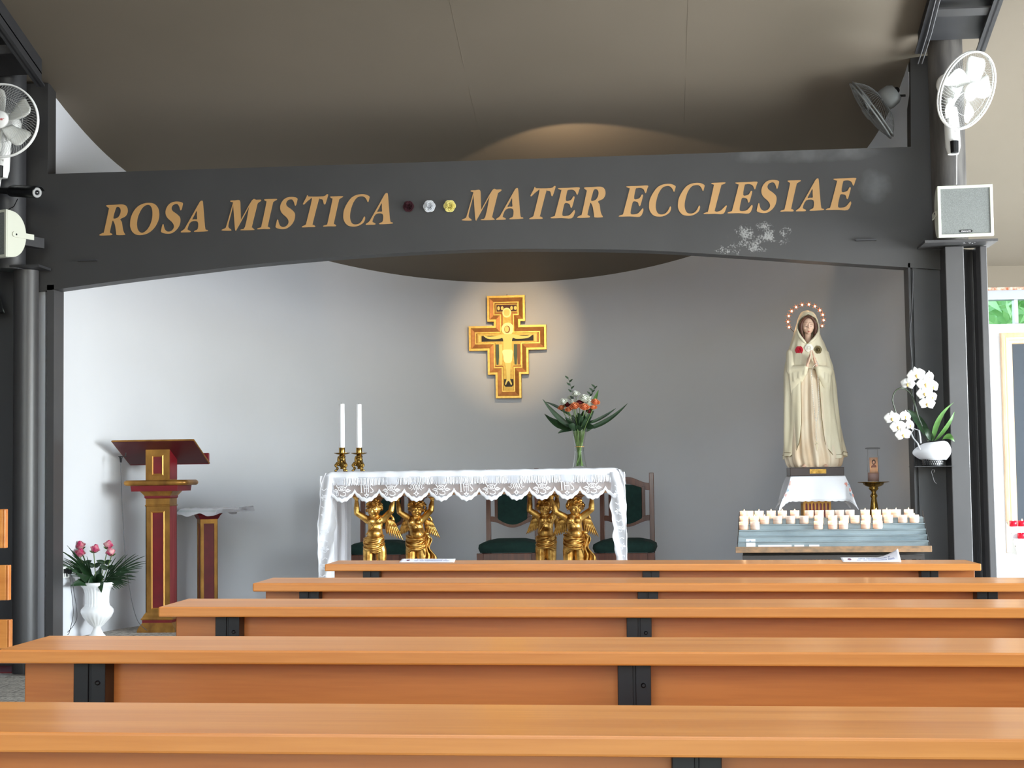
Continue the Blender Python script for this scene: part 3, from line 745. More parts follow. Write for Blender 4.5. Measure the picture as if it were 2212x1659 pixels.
# price notes on the lower steps
def note(px0, px1, step, tall, lab):
    Rz = Matrix.Rotation(ang, 3, 'Z'); pos = []
    for px in (px0, px1):
        base = Vector((RK0.x, RK0.y, 0)) + Rz @ Vector((0, SD*step, 0)); dr = Rz @ Vector((1,0,0)); lo, hi = -.2, 1.4
        for _ in range(40):
            mid = (lo+hi)/2; p = base+dr*mid; v = Vector((p.x,p.y,RZ0+SH*step))-CAM
            if IW/2+FPX*v.dot(RT)/v.dot(FW) < px: lo = mid
            else: hi = mid
        pos.append(lo)
    m = MB(); hgt = .036 if tall else .008
    m.box(0, pos[1]-pos[0], -.0016, -.0006, 0, hgt)
    b = Vector((RK0.x, RK0.y, 0)) + Rz @ Vector((pos[0], SD*step-.001, 0))
    o = m.build('paper_note', M_PAPER, None, (b.x, b.y, RZ0+SH*step+.001)); o.rotation_euler = (0,0,ang)
    if tall:
        m = MB(); m.cbox(((pos[1]-pos[0])*.45, -.0019, hgt*.7), (.008,.0004,.008)); m.build('printed_mark', M_INK, o)
    tag(o, lab, 'note', 'paper notes on the candle rack')
note(1612,1632,0,1,'square white paper note with small print at the left of the lowest step')
note(1638,1710,0,0,'longest low white paper strip on the lowest rack step')
note(1716,1737,0,0,'short white paper strip in the middle of the lowest rack step')
note(1748,1770,0,0,'short white paper strip farthest right on the lowest rack step')

# second rack with red cups, cut by the right edge
q = PY(2196, 1190, 9.3)
r2 = thing('votive_rack', 'white stepped candle rack with red cups at the right edge', 'candle rack', (q.x, q.y, q.z))
m = MB()
prof = []; y = z = 0; prof.append((0,-.02))
for i in range(4):
    z += .033; prof.append((y, z)); y += .055; prof.append((y, z))
prof += [(y,-.02)]
m.prism(prof, 0, .8, 'x'); m.build('steps', mat('white_enamel', srgb(225,235,238), .35), r2, bevel=.001)
m = MB(); m.prism([(-.03,-.02),(-.03,.0),(y, z+.03),(y,-.02)], -.006, -.0003, 'x'); m.build('end_plate', mat('beige_enamel', srgb(196,184,172), .5), r2)
m = MB(); m.box(.2,.5,.05,.2,-q.z,-.0201); m.build('stand', M_BLACK, r2)
M_RED = mat('red_plastic_cup', srgb(225,20,50), .3, transl=.45)
cupr = thing('red_votive_candle', '', 'candle', (0,0,0))
m = MB(); m.lathe([(.018,0),(.0225,.002),(.0235,.034),(.0215,.034),(.020,.02)], 20, caps=False); m.build('cup', M_RED, cupr)
m = MB(); m.lathe([(0,.001),(.0195,.001),(.0195,.02),(0,.02)], 16); m.build('wax', M_WAXIN, cupr)
flame_for(cupr)
first = True
for i in range(9):
    st, x = (3, .03+.05*i) if i < 5 else (1, .05+.052*(i-5)+.0)
    loc = (q.x+x, q.y+.055*(st+.5), q.z+.033*(st+1)+.0004)
    lab = 'red plastic votive candle on the %s step of right edge rack, %s' % (('top','','')[0] if i < 5 else 'lower', ['leftmost','second from left','third from left','fourth from left','fifth from left'][i if i < 5 else i-5])
    if first: cupr.location = loc; cupr['label'] = lab; cupr['group'] = 'red votive candles'; first = False
    else: dup(cupr, loc, label=lab, group='red votive candles')
# ------------------------------------------------------------------ altar
YA = 9.55
M_LINEN = mat('white_altar_linen', srgb(244,245,250), .85, transl=.22, bump=.25, bs=30, bdist=.004)
M_LACE = mat('white_lace_thread', srgb(246,247,252), .9, transl=.25)
M_NET = see_through(mat('lace_net', srgb(222,224,232), .95, transl=.3), .42)
M_DLACE = see_through(mat('dense_lace', srgb(244,245,250), .9, transl=.3), .86)
M_SHEER = see_through(mat('sheer_curtain', srgb(240,241,248), .9, transl=.45), .86)
M_ALTARWOOD = mat('gilded_moulding_wood', srgb(176,136,98), .5, .15, var=srgb(140,98,66), vs=8, stretch=(.5,3,3))
axl, axr = PY(703, 1040, YA).x, PY(1338, 1040, YA).x
ZT = PY(1000, 1017, YA).z
altar = thing('altar', 'altar table under white lace cloths, carried by golden cherubs', 'altar', ((axl+axr)/2, YA+.4, .15))
ao = Vector(altar.location)
hw = (axr-axl)/2
ztl = ZT-ao.z
m = MB()
prof = [(.40,-.135),(.40,-.115),(.415,-.105),(.415,-.085),(.43,-.075),(.43,-.05),(.445,-.04),(.445,0)]
rs = []
for d, z in prof:
    e = d-.445
    rs.append([(-(hw-.02)-e, -.39-e, ztl-.012+z), ((hw-.02)+e, -.39-e, ztl-.012+z), ((hw-.02)+e, .39+e, ztl-.012+z), (-(hw-.02)-e, .39+e, ztl-.012+z)])
m.rings(rs, True, True, False); m.build('table_top', M_ALTARWOOD, altar)

# linen cloth over the top with a short fringed edge
cl = thing('altar_cloth', 'white linen altar cloth with short fringe over the lace', 'altar cloth', (ao.x, ao.y, ZT))
rnd = random.Random(2)
P = []
ny = 44; nx = 130
ys = [(-.405, -.050), (-.408,-.03), (-.408,-.014), (-.404,-.003), (-.393, .003)] + [(lerp(-.38,.38,i/10), .004) for i in range(11)] + [(.395,.0),(.40,-.03)]
for (y, z) in ys:
    row = []
    for i in range(nx+1):
        x = lerp(-hw, hw, i/nx); e = abs(x)/hw
        zz = z - .022*smooth01((e-.965)/.035)**2 + .0009*math.sin(x*37+y*9) + .0006*math.sin(x*83)
        yy = y + (.0018*math.sin(x*53+1) if y < -.39 else 0)
        row.append((x, yy, zz))
    P.append(row)
m = MB(); m.grid(P); m.build('linen', M_LINEN, cl, solid=.004)
m = MB(); n = 260                                   # tassels of the fringe
for i in range(n):
    x = lerp(-hw+.006, hw-.006, (i+.5)/n); y = -.4110+.002*math.sin(x*53+1)+rnd.uniform(-.001,.001)
    z0 = -.036; z1 = -.079+rnd.uniform(-.003,.003)
    m.tube([(x, y, z0), (x+rnd.uniform(-.002,.002), y-.001, (z0+z1)/2), (x+rnd.uniform(-.003,.003), y, z1)], [.0032,.0036,.0026], 5)
fr_ = m.build('fringe', M_LINEN, cl); fr_['kind'] = 'stuff'
# cloth corners that fall over both ends
for s in (-1, 1):
    P = []
    for i in range(14):
        a = i/13; row = []
        for j in range(20):
            v = j/19; y = lerp(-.412, .39, v)
            dz = -.085*a - .002
            out = .014*math.sin(a*PI*.6)+.006*math.sin(v*26+a*2)*a
            row.append((s*(hw-.004+out+.012*a), y - (.004*a), -.001+dz - .012*a*math.sin(v*PI*5)**2))
        P.append(row)
    m = MB(); m.grid(P); m.build('end_fall', M_LINEN, cl, solid=.003)

# lace overhang on the front
lace = thing('lace_cloth', 'white lace altar overlay with scalloped hem, letters and roses worked in the net', 'lace cloth', (ao.x, YA-.012, ZT))
PER = .1535
xs0 = PY(766, 1060, YA).x - ao.x      # one scallop peak
zpk, zbt = -.130, -.183
x_l, x_r = -hw+.004, hw-.02
def hem(x):
    ph = ((x-xs0)/PER) % 1.0; a = abs(ph-.5)*2       # 0 at the middle of a scallop
    return lerp(zbt, zpk, a**1.9) + .003*math.cos(ph*2*PI*5)
def wav(x): return .004*math.sin(x*41)+.003*math.sin(x*17+1)
def lz(x): return 0
nx = 440; P1 = []; P2 = []; P3 = []
for i in range(nx+1):
    x = lerp(x_l, x_r, i/nx); h = hem(x)
    P1.append([(x, wav(x), lerp(-.03, h+.024, j/8)) for j in range(9)])
    P2.append([(x, wav(x)-.001, lerp(h+.026, h, j/3)) for j in range(4)])
m = MB(); m.grid(P1); m.build('net', M_NET, lace)
m = MB(); m.grid(P2); m.build('scalloped_hem', M_LACE, lace, solid=.0015)
def ribbon(m, pts, wd, y):
    pts = [Vector((a, b)) for a, b in pts]; L = []; R = []
    ww = wd if isinstance(wd, (list, tuple)) else [wd]*len(pts)
    for i, p in enumerate(pts):
        t = pts[min(i+1,len(pts)-1)]-pts[max(i-1,0)]; t.normalize(); n = Vector((-t.y, t.x))*ww[i]/2
        L.append((p.x+n.x, y(p.x), p.y+n.y)); R.append((p.x-n.x, y(p.x), p.y-n.y))
    n = len(pts); m.add(L+R, [(i, i+1, n+i+1, n+i) for i in range(n-1)])
def motif_letters(m, cx, cz, y, k):
    S = lambda L: [(cx+a*k, cz+b*k) for a, b in L]
    ribbon(m, S([(-14,12),(-13,-8)]), 2.6*k, y); ribbon(m, S([(-17,12.5),(-10,12.5)]), 1.4*k, y); ribbon(m, S([(-16,-8.5),(-10,-8.5)]), 1.4*k, y)
    ribbon(m, S([(-7,12),(-5,-8)]), 2.2*k, y); ribbon(m, S([(5,12),(5,-8)]), 2.2*k, y); ribbon(m, S([(-6,3),(5,3)]), 1.8*k, y); ribbon(m, S([(-3,9),(4,9)]), 1.4*k, y); ribbon(m, S([(0,14),(0,-14)]), 1.6*k, y)
    ribbon(m, S([(17,9),(14,12),(10,11),(9,7),(12,3),(16,-1),(17,-5),(14,-8),(9,-7)]), 2.2*k, y)
    ribbon(m, S([(0,-11),(-4,-15),(0,-20),(4,-15),(0,-11)]), 2.4*k, y); ribbon(m, S([(-6,-14),(-2,-15)]), 2.6*k, y); ribbon(m, S([(6,-14),(2,-15)]), 2.6*k, y)
def motif_mono(m, cx, cz, y, k):
    S = lambda L: [(cx+a*k, cz+b*k) for a, b in L]
    for s in (-1, 1):
        ribbon(m, S([(s*20,3),(s*16,0),(s*13,3),(s*14,8),(s*10,12),(s*7,4),(s*5,-3),(0,10)]), 2.0*k, y)
        ribbon(m, S([(s*4,12),(s*9,0),(s*14,-4)]), 1.6*k, y); ribbon(m, S([(s*7,-12),(s*2,-12)]), 2.6*k, y)
    ribbon(m, S([(0,4),(0,-10)]), 1.6*k, y); ribbon(m, S([(0,-7),(-4,-12),(0,-18),(4,-12),(0,-7)]), 2.6*k, y)
def motif_rose(m, cx, cz, y, k):
    S = lambda L: [(cx+a*k, cz+b*k) for a, b in L]
    for r in (3, 7):
        ribbon(m, S([(r*1.3*math.cos(a), 4+r*.8*math.sin(a)) for a in [2*PI*i/12 for i in range(13)]]), 2.0*k, y)
    for s in (-1, 1):
        ribbon(m, S([(s*8,6),(s*12,9),(s*14,13)]), 2.4*k, y)
        ribbon(m, S([(s*9,-1),(s*15,2),(s*23,-1),(s*15,-4),(s*9,-2)]), [1.5*k,4*k,1.5*k,4*k,1.5*k], y)
    ribbon(m, S([(-11,-4),(-15,-10),(-12,-15),(-9,-12),(-9,-5)]), 2.0*k, y)
    ribbon(m, S([(3,-5),(9,-6),(10,-12),(5,-15),(-2,-14),(-4,-11)]), 2.4*k, y)
k = .0024
for i in range(-1, 11):
    cxm = xs0 + PER*(i+.5)
    if not (x_l+.03 < cxm < x_r-.03): continue
    m = MB(); y = (lambda x: wav(x)-.0025); cz = -.105
    t_ = (i+1) % 4
    if t_ % 2 == 0: motif_rose(m, cxm, cz-.004, y, k); nm = 'rose_motif'
    elif t_ == 1: motif_letters(m, cxm, cz, y, k); nm = 'letter_motif'
    else: motif_mono(m, cxm, cz, y, k); nm = 'monogram_motif'
    m.build(nm, M_LACE, lace)
# side curtains, open net with folds
def side(s, y0, y1, z0, xf, lab, zbase):
    P = []; nz = 26; nyy = 70
    for i in range(nz+1):
        v = i/nz; row = []
        for j in range(nyy+1):
            u = j/nyy; y = lerp(y0, y1, u)
            amp = .006+.014*v
            x = xf + s*(-.012+.026*v) + amp*math.sin(u*PI*13+.6*math.sin(v*3)) + .5*amp*math.sin(u*PI*31+2)
            row.append((x, y+.008*math.sin(v*9+u*7), lerp(z0, zbase, v)))
        P.append(row)
    m = MB(); m.grid(P); return m
for s in (-1, 1):
    c = thing('side_curtain', 'sheer white curtain falling from the %s end of the altar to the floor' % ('left' if s < 0 else 'right'), 'curtain', (ao.x+s*hw, ao.y, ZT), 0, 'altar side curtains')
    side(s, -.36, .37, -.02, 0, '', -.985).build('sheer_panel', M_SHEER, c)
    # lace band along the front edge, with a wavy outer border
    P = []; Q = []
    for i in range(120):
        v = i/119; z = lerp(-.02, -.985, v)
        wd = .052 + .004*math.sin(v*31+s)+.003*math.sin(v*67) + (.020*math.exp(-((v-.33)/.12)**2) if s < 0 else .006*math.sin(v*9))
        xo = s*(.008+.022*v) - (0 if s > 0 else 0)
        a = s*wd*.40+xo; b_ = -s*wd*1.15+xo
        P.append([(lerp(a,b_,j/6), -.415+.012*math.sin(j*1.1+v*11)-.01*v, z) for j in range(7)])
        Q.append([(a+.007*j*s*(1 if j else 0)-s*.004, -.418+.012*math.sin(v*11)-.01*v, z) for j in (0,1)])
    m = MB(); m.grid(P); pn = m.build('lace_panel', M_DLACE, c)
    m = MB(); m.grid(Q); m.build('lace_border', M_LACE, c, solid=.001)
    m = MB()
    for j in range(8):
        zc = -.15-.105*j; xx = s*(.012+.022*j/8) - s*.018
        motif_rose(m, xx+.003*math.sin(j*2), zc, lambda x: -.434, .00135)
        ribbon(m, [(xx-.022, zc+.05), (xx-.008, zc+.040), (xx+.006, zc+.052), (xx+.02, zc+.044)], .004, lambda x: -.434)
    m.build('lace_pattern', M_LACE, c)

# ------------------------------------------------------------------ golden cherubs
def cherub(label, Y, J, seed, drape='right', wings=((1,1.0),), hairscale=1.0, sash=1):
    base = PY(J['hip'][0], 1180, Y); bx = base.x
    t = thing('cherub_statue', label, 'statue', (bx, Y, .15), 0, 'golden cherubs under the altar'); o = Vector((bx, Y, .15))
    q = lambda nm, dy=0: (PY(J[nm][0], J[nm][1], Y+dy) - o) if isinstance(nm, str) else (PY(nm[0], nm[1], Y+dy)-o)
    k = .00292
    B = MB()
    sh = [q('shl'), q('shr')]; ch = q('chest'); be = q('belly', -.012); hp = q('hip'); nk = q('neck'); hd = q('head', -.012)
    B.ell(ch, (.050,.038,.050)); B.ell(ch.lerp(be,.5), (.047,.037,.05)); B.ell(be, (.050,.044,.05)); B.ell(hp, (.055,.045,.045))
    B.ell(ch+Vector((-.022,-.024,.008)), .022); B.ell(ch+Vector((.022,-.024,.008)), .022)
    B.caps(ch+Vector((0,0,.03)), nk, .030, .019); B.caps(nk, hd, .019, .020)
    for s_, S in ((0,'l'),(1,'r')):
        el = q('el'+S, -.02); ha = q('ha'+S, -.005)
        B.caps(ch.lerp(sh[s_], .55)+Vector((0,0,.008)), sh[s_], .030, .025); B.caps(sh[s_], el, .0235, .0185); B.ell(el, .0185); mid = el.lerp(ha, .35)
        B.caps(el, mid, .0185, .0185); B.caps(mid, ha-Vector((0,0,.012)), .0185, .0115)
        B.ell(ha+Vector((0,-.004,.0)), (.017,.013,.012))
        for f in range(5):    # palm pressed up against the slab, fingers bent outwards
            a = (-2+f)*.42 + (PI if S == 'l' else 0)*0
            dx = (f-2)*.0072; up = .010 if f not in (0,) else .0
            p0 = ha+Vector((dx, -.008, .004)); p1 = p0+Vector((dx*.35, -.012, .007)); p2 = p1+Vector((dx*.25, -.011, -.001))
            B.caps(p0, p1, .0045, .0042, 8); B.caps(p1, p2, .0042, .0036, 8)
    for s_, S in ((-1,'l'),(1,'r')):
        th = q('th'+S); kn = th+Vector((s_*.004, -.012 if s_ < 0 else .0, -.13)); an = kn+Vector((-s_*.004, .018, -.14))
        B.caps(hp+Vector((s_*.024,0,-.01)), th, .040, .036); B.caps(th, kn, .036, .026); B.caps(kn, kn.lerp(an,.4), .027, .026); B.caps(kn.lerp(an,.4), an, .026, .016)
        B.caps(an+Vector((0,0,-.01)), an+Vector((s_*.006,-.045,-.018)), .016, .013)
        for f in range(5): B.ell(an+Vector((s_*.006+(f-2)*.006, -.060, -.024)), .0042, 8, 6)
    # head: round child's face turned upwards
    R = Matrix.Rotation(J.get('tilt', 0), 4, 'Y') @ Matrix.Rotation(J.get('turn', 0), 4, 'Z') @ Matrix.Rotation(.18, 4, 'X')
    H = lambda x, y, z: hd + (R @ Vector((x, y, z)))
    B.ell(hd, (.040,.043,.047), 20, 14, R); B.ell(H(0,-.012,-.022), (.031,.030,.026)); B.ell(H(-.017,-.026,-.012), .0155); B.ell(H(.017,-.026,-.012), .0155)
    B.ell(H(0,-.042,-.004), (.0055,.0075,.010)); B.ell(H(0,-.045,-.009), (.0075,.006,.005)); B.ell(H(0,-.034,-.036), (.012,.010,.008))
    B.ell(H(0,-.0395,-.0205), (.0095,.005,.003)); B.ell(H(0,-.0385,-.0255), (.0075,.005,.0032))
    B.caps(H(-.026,-.034,.014), H(-.008,-.042,.014), .004, .0045, 8); B.caps(H(.026,-.034,.014), H(.008,-.042,.014), .004, .0045, 8)
    for s_ in (-1, 1): B.ell(H(s_*.0155,-.0375,.005), (.0062,.004,.0042)); B.ell(H(s_*.041,0,-.003), (.006,.010,.013))
    B.ell(be+Vector((0,-.010,-.004)), (.046,.042,.040)); B.ell(be.lerp(hp,.5), (.052,.044,.040))
    body = remesh(B, 'body', M_GOLD, .0026, t, 4, .5)
    # curls of hair
    rn = random.Random(seed); A = MB(); A.ell(H(0,.014,.014), (.047,.042,.044), 16, 12)
    for i in range(90):
        a = rn.uniform(0, 2*PI); e = rn.uniform(-.55, 1.4)
        v = Vector((math.cos(a)*math.cos(e), math.sin(a)*math.cos(e), math.sin(e)))
        if v.y < -.30 and v.z < .60: continue
        c0 = H(v.x*.047*hairscale, .008+v.y*.043, .008+v.z*.046)
        r = rn.uniform(.005,.008); ax = (v+Vector((rn.uniform(-.5,.5), rn.uniform(-.5,.5), rn.uniform(-.5,.5)))).normalized(); bx_ = ax.orthogonal().normalized(); cx_ = ax.cross(bx_)
        A.tube([c0+bx_*r*math.cos(w_)+cx_*r*math.sin(w_)+ax*.0016*w_ for w_ in [i_*.7 for i_ in range(9)]], [.0048]*8+[.003], 7)
    remesh(A, 'hair', M_GOLD, .0018, t, 1, .4)
    # loin cloth: deep swirling folds round the hips
    D = MB(); rs = []; n = 96; kk = 34
    for i in range(kk+1):
        v = i/kk; row = []
        for j in range(n):
            a = 2*PI*j/n; dirn = 1 if drape == 'right' else -1
            sl = .034*math.cos(a)*dirn
            sag = -.020*max(0, math.sin(-a))*math.sin(v*PI)          # cloth sags over the belly
            ph = v*15 + 1.6*math.cos(a)*dirn + .9*math.sin(a*2+seed)
            rr = lerp(.052, .060, math.sin(v*PI)) + .0060*(abs(math.sin(ph))**.7-.5)*math.sin(PI*min(1,v*1.1+.1)) + .002*math.sin(v*37+a*4+seed)
            z = .036-.092*v + sl*(v-.25) + sag + .010*math.sin(a*3+seed)*v
            row.append((hp.x+rr*1.04*math.cos(a), hp.y+rr*.93*math.sin(a), hp.z+z))
        rs.append(row)
    D.rings(rs, True, False); cloth = D.build('loin_cloth', M_GOLD, t, solid=.006)
    D = MB(); s_ = 1 if drape == 'right' else -1
    if J.get('tail', 1):
        ctr = spline([(s_*.056,-.014,.046),(s_*.074,-.008,.014),(s_*.068,-.012,-.034),(s_*.088,-.004,-.080),(s_*.086,-.010,-.128)], 8, False); P = []
        for i, q_ in enumerate(ctr):
            v = i/(len(ctr)-1); wd = .017+.026*v+.009*math.sin(v*9)
            P.append([tuple(hp+Vector((q_[0]+s_*wd*u_, q_[1]+.012*math.cos(u_*7+v*5)*(.4+v)-.010*u_*u_, q_[2]-.014*v*abs(math.sin(u_*4+1)))) ) for u_ in [-1+2*k_/22 for k_ in range(23)]])
        D.grid(P)
        for u_ in (-.75,-.1,.6):
            D.tube([tuple(Vector(P[i][int((u_+1)/2*22)])+Vector((0,-.004,0))) for i in range(2,len(P))], [.0035+.0015*math.sin(i*.4) for i in range(2,len(P))], 7)
        D.ell(hp+Vector((s_*.070,-.02,.05)), (.017,.014,.012)); D.build('cloth_tail', M_GOLD, t, solid=.004)
    for f in range(3):   # bold folds swept across the front
        pts = []
        for i in range(16):
            u = i/15; a = PI+u*PI; r_ = .060+.004*f*.3
            pts.append((hp.x+r_*1.05*math.cos(a), hp.y+(r_*.95)*math.sin(a)-.004, hp.z+.030-.024*f-.030*math.sin(u*PI)*(1 if f else .5)+s_*.018*(.5-u)))
        G = MB(); G.tube(pts, [.0035+.0035*math.sin(PI*i/15) for i in range(16)], 7); G.build('fold', M_GOLD, cloth)
    if sash:
        a0, b0 = (sh[1]+Vector((-.012,-.02,.012)), hp+Vector((-.045,-.03,.045))) if sash > 0 else (sh[0]+Vector((.012,-.02,.012)), hp+Vector((.045,-.03,.045)))
        pts = []
        for i in range(14):
            u = i/13; p = a0.lerp(b0, u)
            hit, loc, nr_, ix = body.ray_cast(Vector((p.x, -.3, p.z)), Vector((0,1,0)))
            pts.append(tuple(loc+Vector((0,-.0012,0))) if hit else tuple(p))
        D = MB(); D.tube(pts, [.0035]*14, 8); D.build('sash', M_GOLD, t)
    for s_, sc in wings:
        W_ = MB(); r0 = sh[1 if s_ > 0 else 0]+Vector((s_*.006, .050, -.012))
        top = [r0, r0+Vector((s_*.020*sc,.0,.030*sc)), r0+Vector((s_*.040*sc,.004,.030*sc)), r0+Vector((s_*.052*sc,.008,.004*sc)), r0+Vector((s_*.054*sc,.01,-.030*sc))]
        W_.tube(spline([tuple(p) for p in top], 5, False), [.011]*10+[.009]*6+[.006]*5, 8)
        for lay in range(3):
            for f in range(7):
                u = f/6; st_ = (r0+Vector((s_*.004,0,.012))).lerp(Vector(top[3]), u)
                L_ = (.048+.020*lay+.018*u*lay)*sc; dv = Vector((s_*(.06+.42*u), .08, -1)).normalized()
                p0 = st_+Vector((0, -.007+.006*lay, .006*(1-u)+(-.004*lay)))
                W_.ell(p0+dv*L_*.5, (.0125*sc, .0055, L_*.58), 10, 8, dv.to_track_quat('Z','Y').to_matrix())
        remesh(W_, 'wing', M_GOLD, .002, t, 1, .4)
    # rocky stump and foot block hidden by the pews, capital over the head
    zf = min(q('thl').z, q('thr').z)-.13-.14-.05
    D = MB(); D.lathe([(.085,0),(.085,.03),(.07,.05),(.062,zf*.5),(.066,zf-.02),(.07,zf),(.0,zf+.001)], 20, (hp.x, hp.y+.01, 0)); D.build('pedestal', M_GOLD, t)
    D = MB(); cz = hd.z+.047; top = ZT-.15-.150
    D.sq([(.034, cz), (.040, cz+.012), (.043, lerp(cz,top,.45)), (.055, lerp(cz,top,.55)), (.058, lerp(cz,top,.8)), (.068, lerp(cz,top,.85)), (.072, top)], (hd.x, .02, 0)); D.build('capital', M_GOLDBR, t)
    D = MB(); D.lathe([(.022, .02),(.022, cz+.01)], 12, (hd.x, .052, 0)); D.build('back_post', M_GOLDBR, t)
    return t
M_GOLDBR = mat('dark_gilding', srgb(150,106,66), .45, .6, var=srgb(112,76,48), vs=14)
cherub('golden cherub farthest left under the altar, brightly lit, sash over its left shoulder', 9.78,
    dict(head=(808,1100), neck=(810,1116), shl=(794,1123), shr=(827,1122), ell=(771,1108), elr=(845,1104), hal=(770,1076), har=(850,1076), chest=(811,1129), belly=(810,1152), hip=(808,1170), thl=(796,1190), thr=(823,1190), tail=0, tilt=-.12, turn=-.25), 3, 'left', ((1,1.0),), 1.0, 1)
cherub('golden cherub second from the left under the altar, darker face, arms raised', 9.98,
    dict(head=(900,1100), neck=(898,1116), shl=(886,1122), shr=(912,1123), ell=(863,1106), elr=(931,1102), hal=(859,1078), har=(934,1077), chest=(897,1131), belly=(902,1153), hip=(899,1170), thl=(888,1190), thr=(911,1190), tilt=.05, turn=.15), 8, 'right', ((1,.9),(-1,.8)), 1.15, -1)
cherub('dark bronze toned cherub third from left, standing partly behind the rightmost cherub', 10.02,
    dict(head=(1177,1096), neck=(1179,1112), shl=(1166,1117), shr=(1194,1118), ell=(1144,1102), elr=(1203,1096), hal=(1145,1070), har=(1203,1071), chest=(1180,1126), belly=(1178,1150), hip=(1180,1166), thl=(1168,1188), thr=(1190,1188), tail=0, tilt=-.05, turn=-.1), 5, 'left', ((1,.8),(-1,.8)), 1.0, 1)
cherub('golden cherub farthest right under the altar, curly hair and cloth trailing to its side', 9.78,
    dict(head=(1243,1096), neck=(1240,1112), shl=(1226,1120), shr=(1255,1118), ell=(1201,1106), elr=(1278,1100), hal=(1191,1073), har=(1278,1072), chest=(1240,1127), belly=(1243,1151), hip=(1240,1168), thl=(1228,1190), thr=(1252,1190), tilt=.1, turn=.3), 12, 'right', ((1,.9),(-1,.9)), 1.05, -1)

# ------------------------------------------------------------------ candlesticks and bouquet on the altar
def candlestick(px, pyb, Y, label):
    c = PY(px, pyb, Y); t = thing('candlestick', label, 'candlestick', (c.x, Y, ZT+.0085), 0, 'candlesticks on the altar')
    k = .0029
    m = MB(); m.lathe([(.0,.014),(.012,.016),(.010,.026),(.018,.034),(.020,.045),(.025,.058),(.022,.072),(.014,.082),(.022,.090),(.024,.097),(.014,.104)], 24); body = m.build('stem', M_BRASS, t)
    m = MB(); m.lathe([(.012,.104),(.030,.108),(.050,.114),(.052,.117),(.030,.112),(.015,.111)], 32); m.build('drip_pan', M_BRASS, t)
    m = MB(); m.lathe([(.019,.110),(.0205,.113),(.0195,.118),(.0195,.148),(.0205,.150),(.018,.150),(.018,.112)], 28); m.build('socket', M_BRASS, t)
    for j in range(3):
        a = -PI/2+.55+2*PI*j/3; d = Vector((math.cos(a), math.sin(a), 0))
        m = MB(); pts = [d*.012+Vector((0,0,.090)), d*.024+Vector((0,0,.088)), d*.022+Vector((0,0,.070)), d*.020+Vector((0,0,.055)), d*.034+Vector((0,0,.052)), d*.041+Vector((0,0,.040)), d*.034+Vector((0,0,.026)), d*.030+Vector((0,0,.016)), d*.040+Vector((0,0,.005)), d*.047+Vector((0,0,.006))]
        m.tube(spline([tuple(p) for p in pts], 4, False), [.0075+.002*math.sin(i) for i in range(37)], 8); m.ell(d*.044+Vector((0,0,.0055)), .0055); m.ell(d*.024+Vector((0,0,.042)), .009)
        m.build('foot', M_BRASS, t)
    m = MB(); m.lathe([(.0185,.112),(.0185,.425),(.017,.428),(.004,.429)], 28); m.build('candle_wax', M_CANDLE, t)
    m = MB(); m.tube([(0,0,.428),(0,0,.436)], .0008, 6); m.build('wick', M_SOOT, t)
M_CANDLE = mat('white_candle', srgb(250,250,252), .4, transl=.1)
candlestick(739, 1014, 9.85, 'brass candlestick with thick white candle, left of the two on the altar')
candlestick(776, 1014, 9.95, 'brass candlestick with thick white candle, right of the two on the altar')

M_LEAF = mat('dark_green_leaf', srgb(38,66,36), .4, var=srgb(24,46,26), vs=30, transl=.15)
M_LEAF2 = mat('bright_green_leaf', srgb(86,124,62), .45, var=srgb(58,96,44), vs=20, transl=.25)
M_STEM = mat('green_stem', srgb(104,128,66), .5, var=srgb(70,96,44), vs=40)
def leaf_mb(m, p0, p1, wd, bend=(0,0,0), n=14, cup=.25, side=None, tip=1.0):
    p0, p1, bend = Vector(p0), Vector(p1), Vector(bend); ax = (p1-p0).normalized()
    sd = Vector(side) if side else ax.cross(Vector((0,-1,.2))); sd.normalize(); nr = sd.cross(ax).normalized(); P = []
    for i in range(n+1):
        u = i/n; c = p0.lerp(p1, u)+bend*(4*u*(1-u)); w_ = wd*(math.sin(PI*min(1,u**.75))**.8)*(1-.15*u)+.0008
        P.append([tuple(c+sd*w_*v+nr*cup*w_*(v*v)) for v in (-1,-.5,0,.5,1)])
    m.grid(P); return m
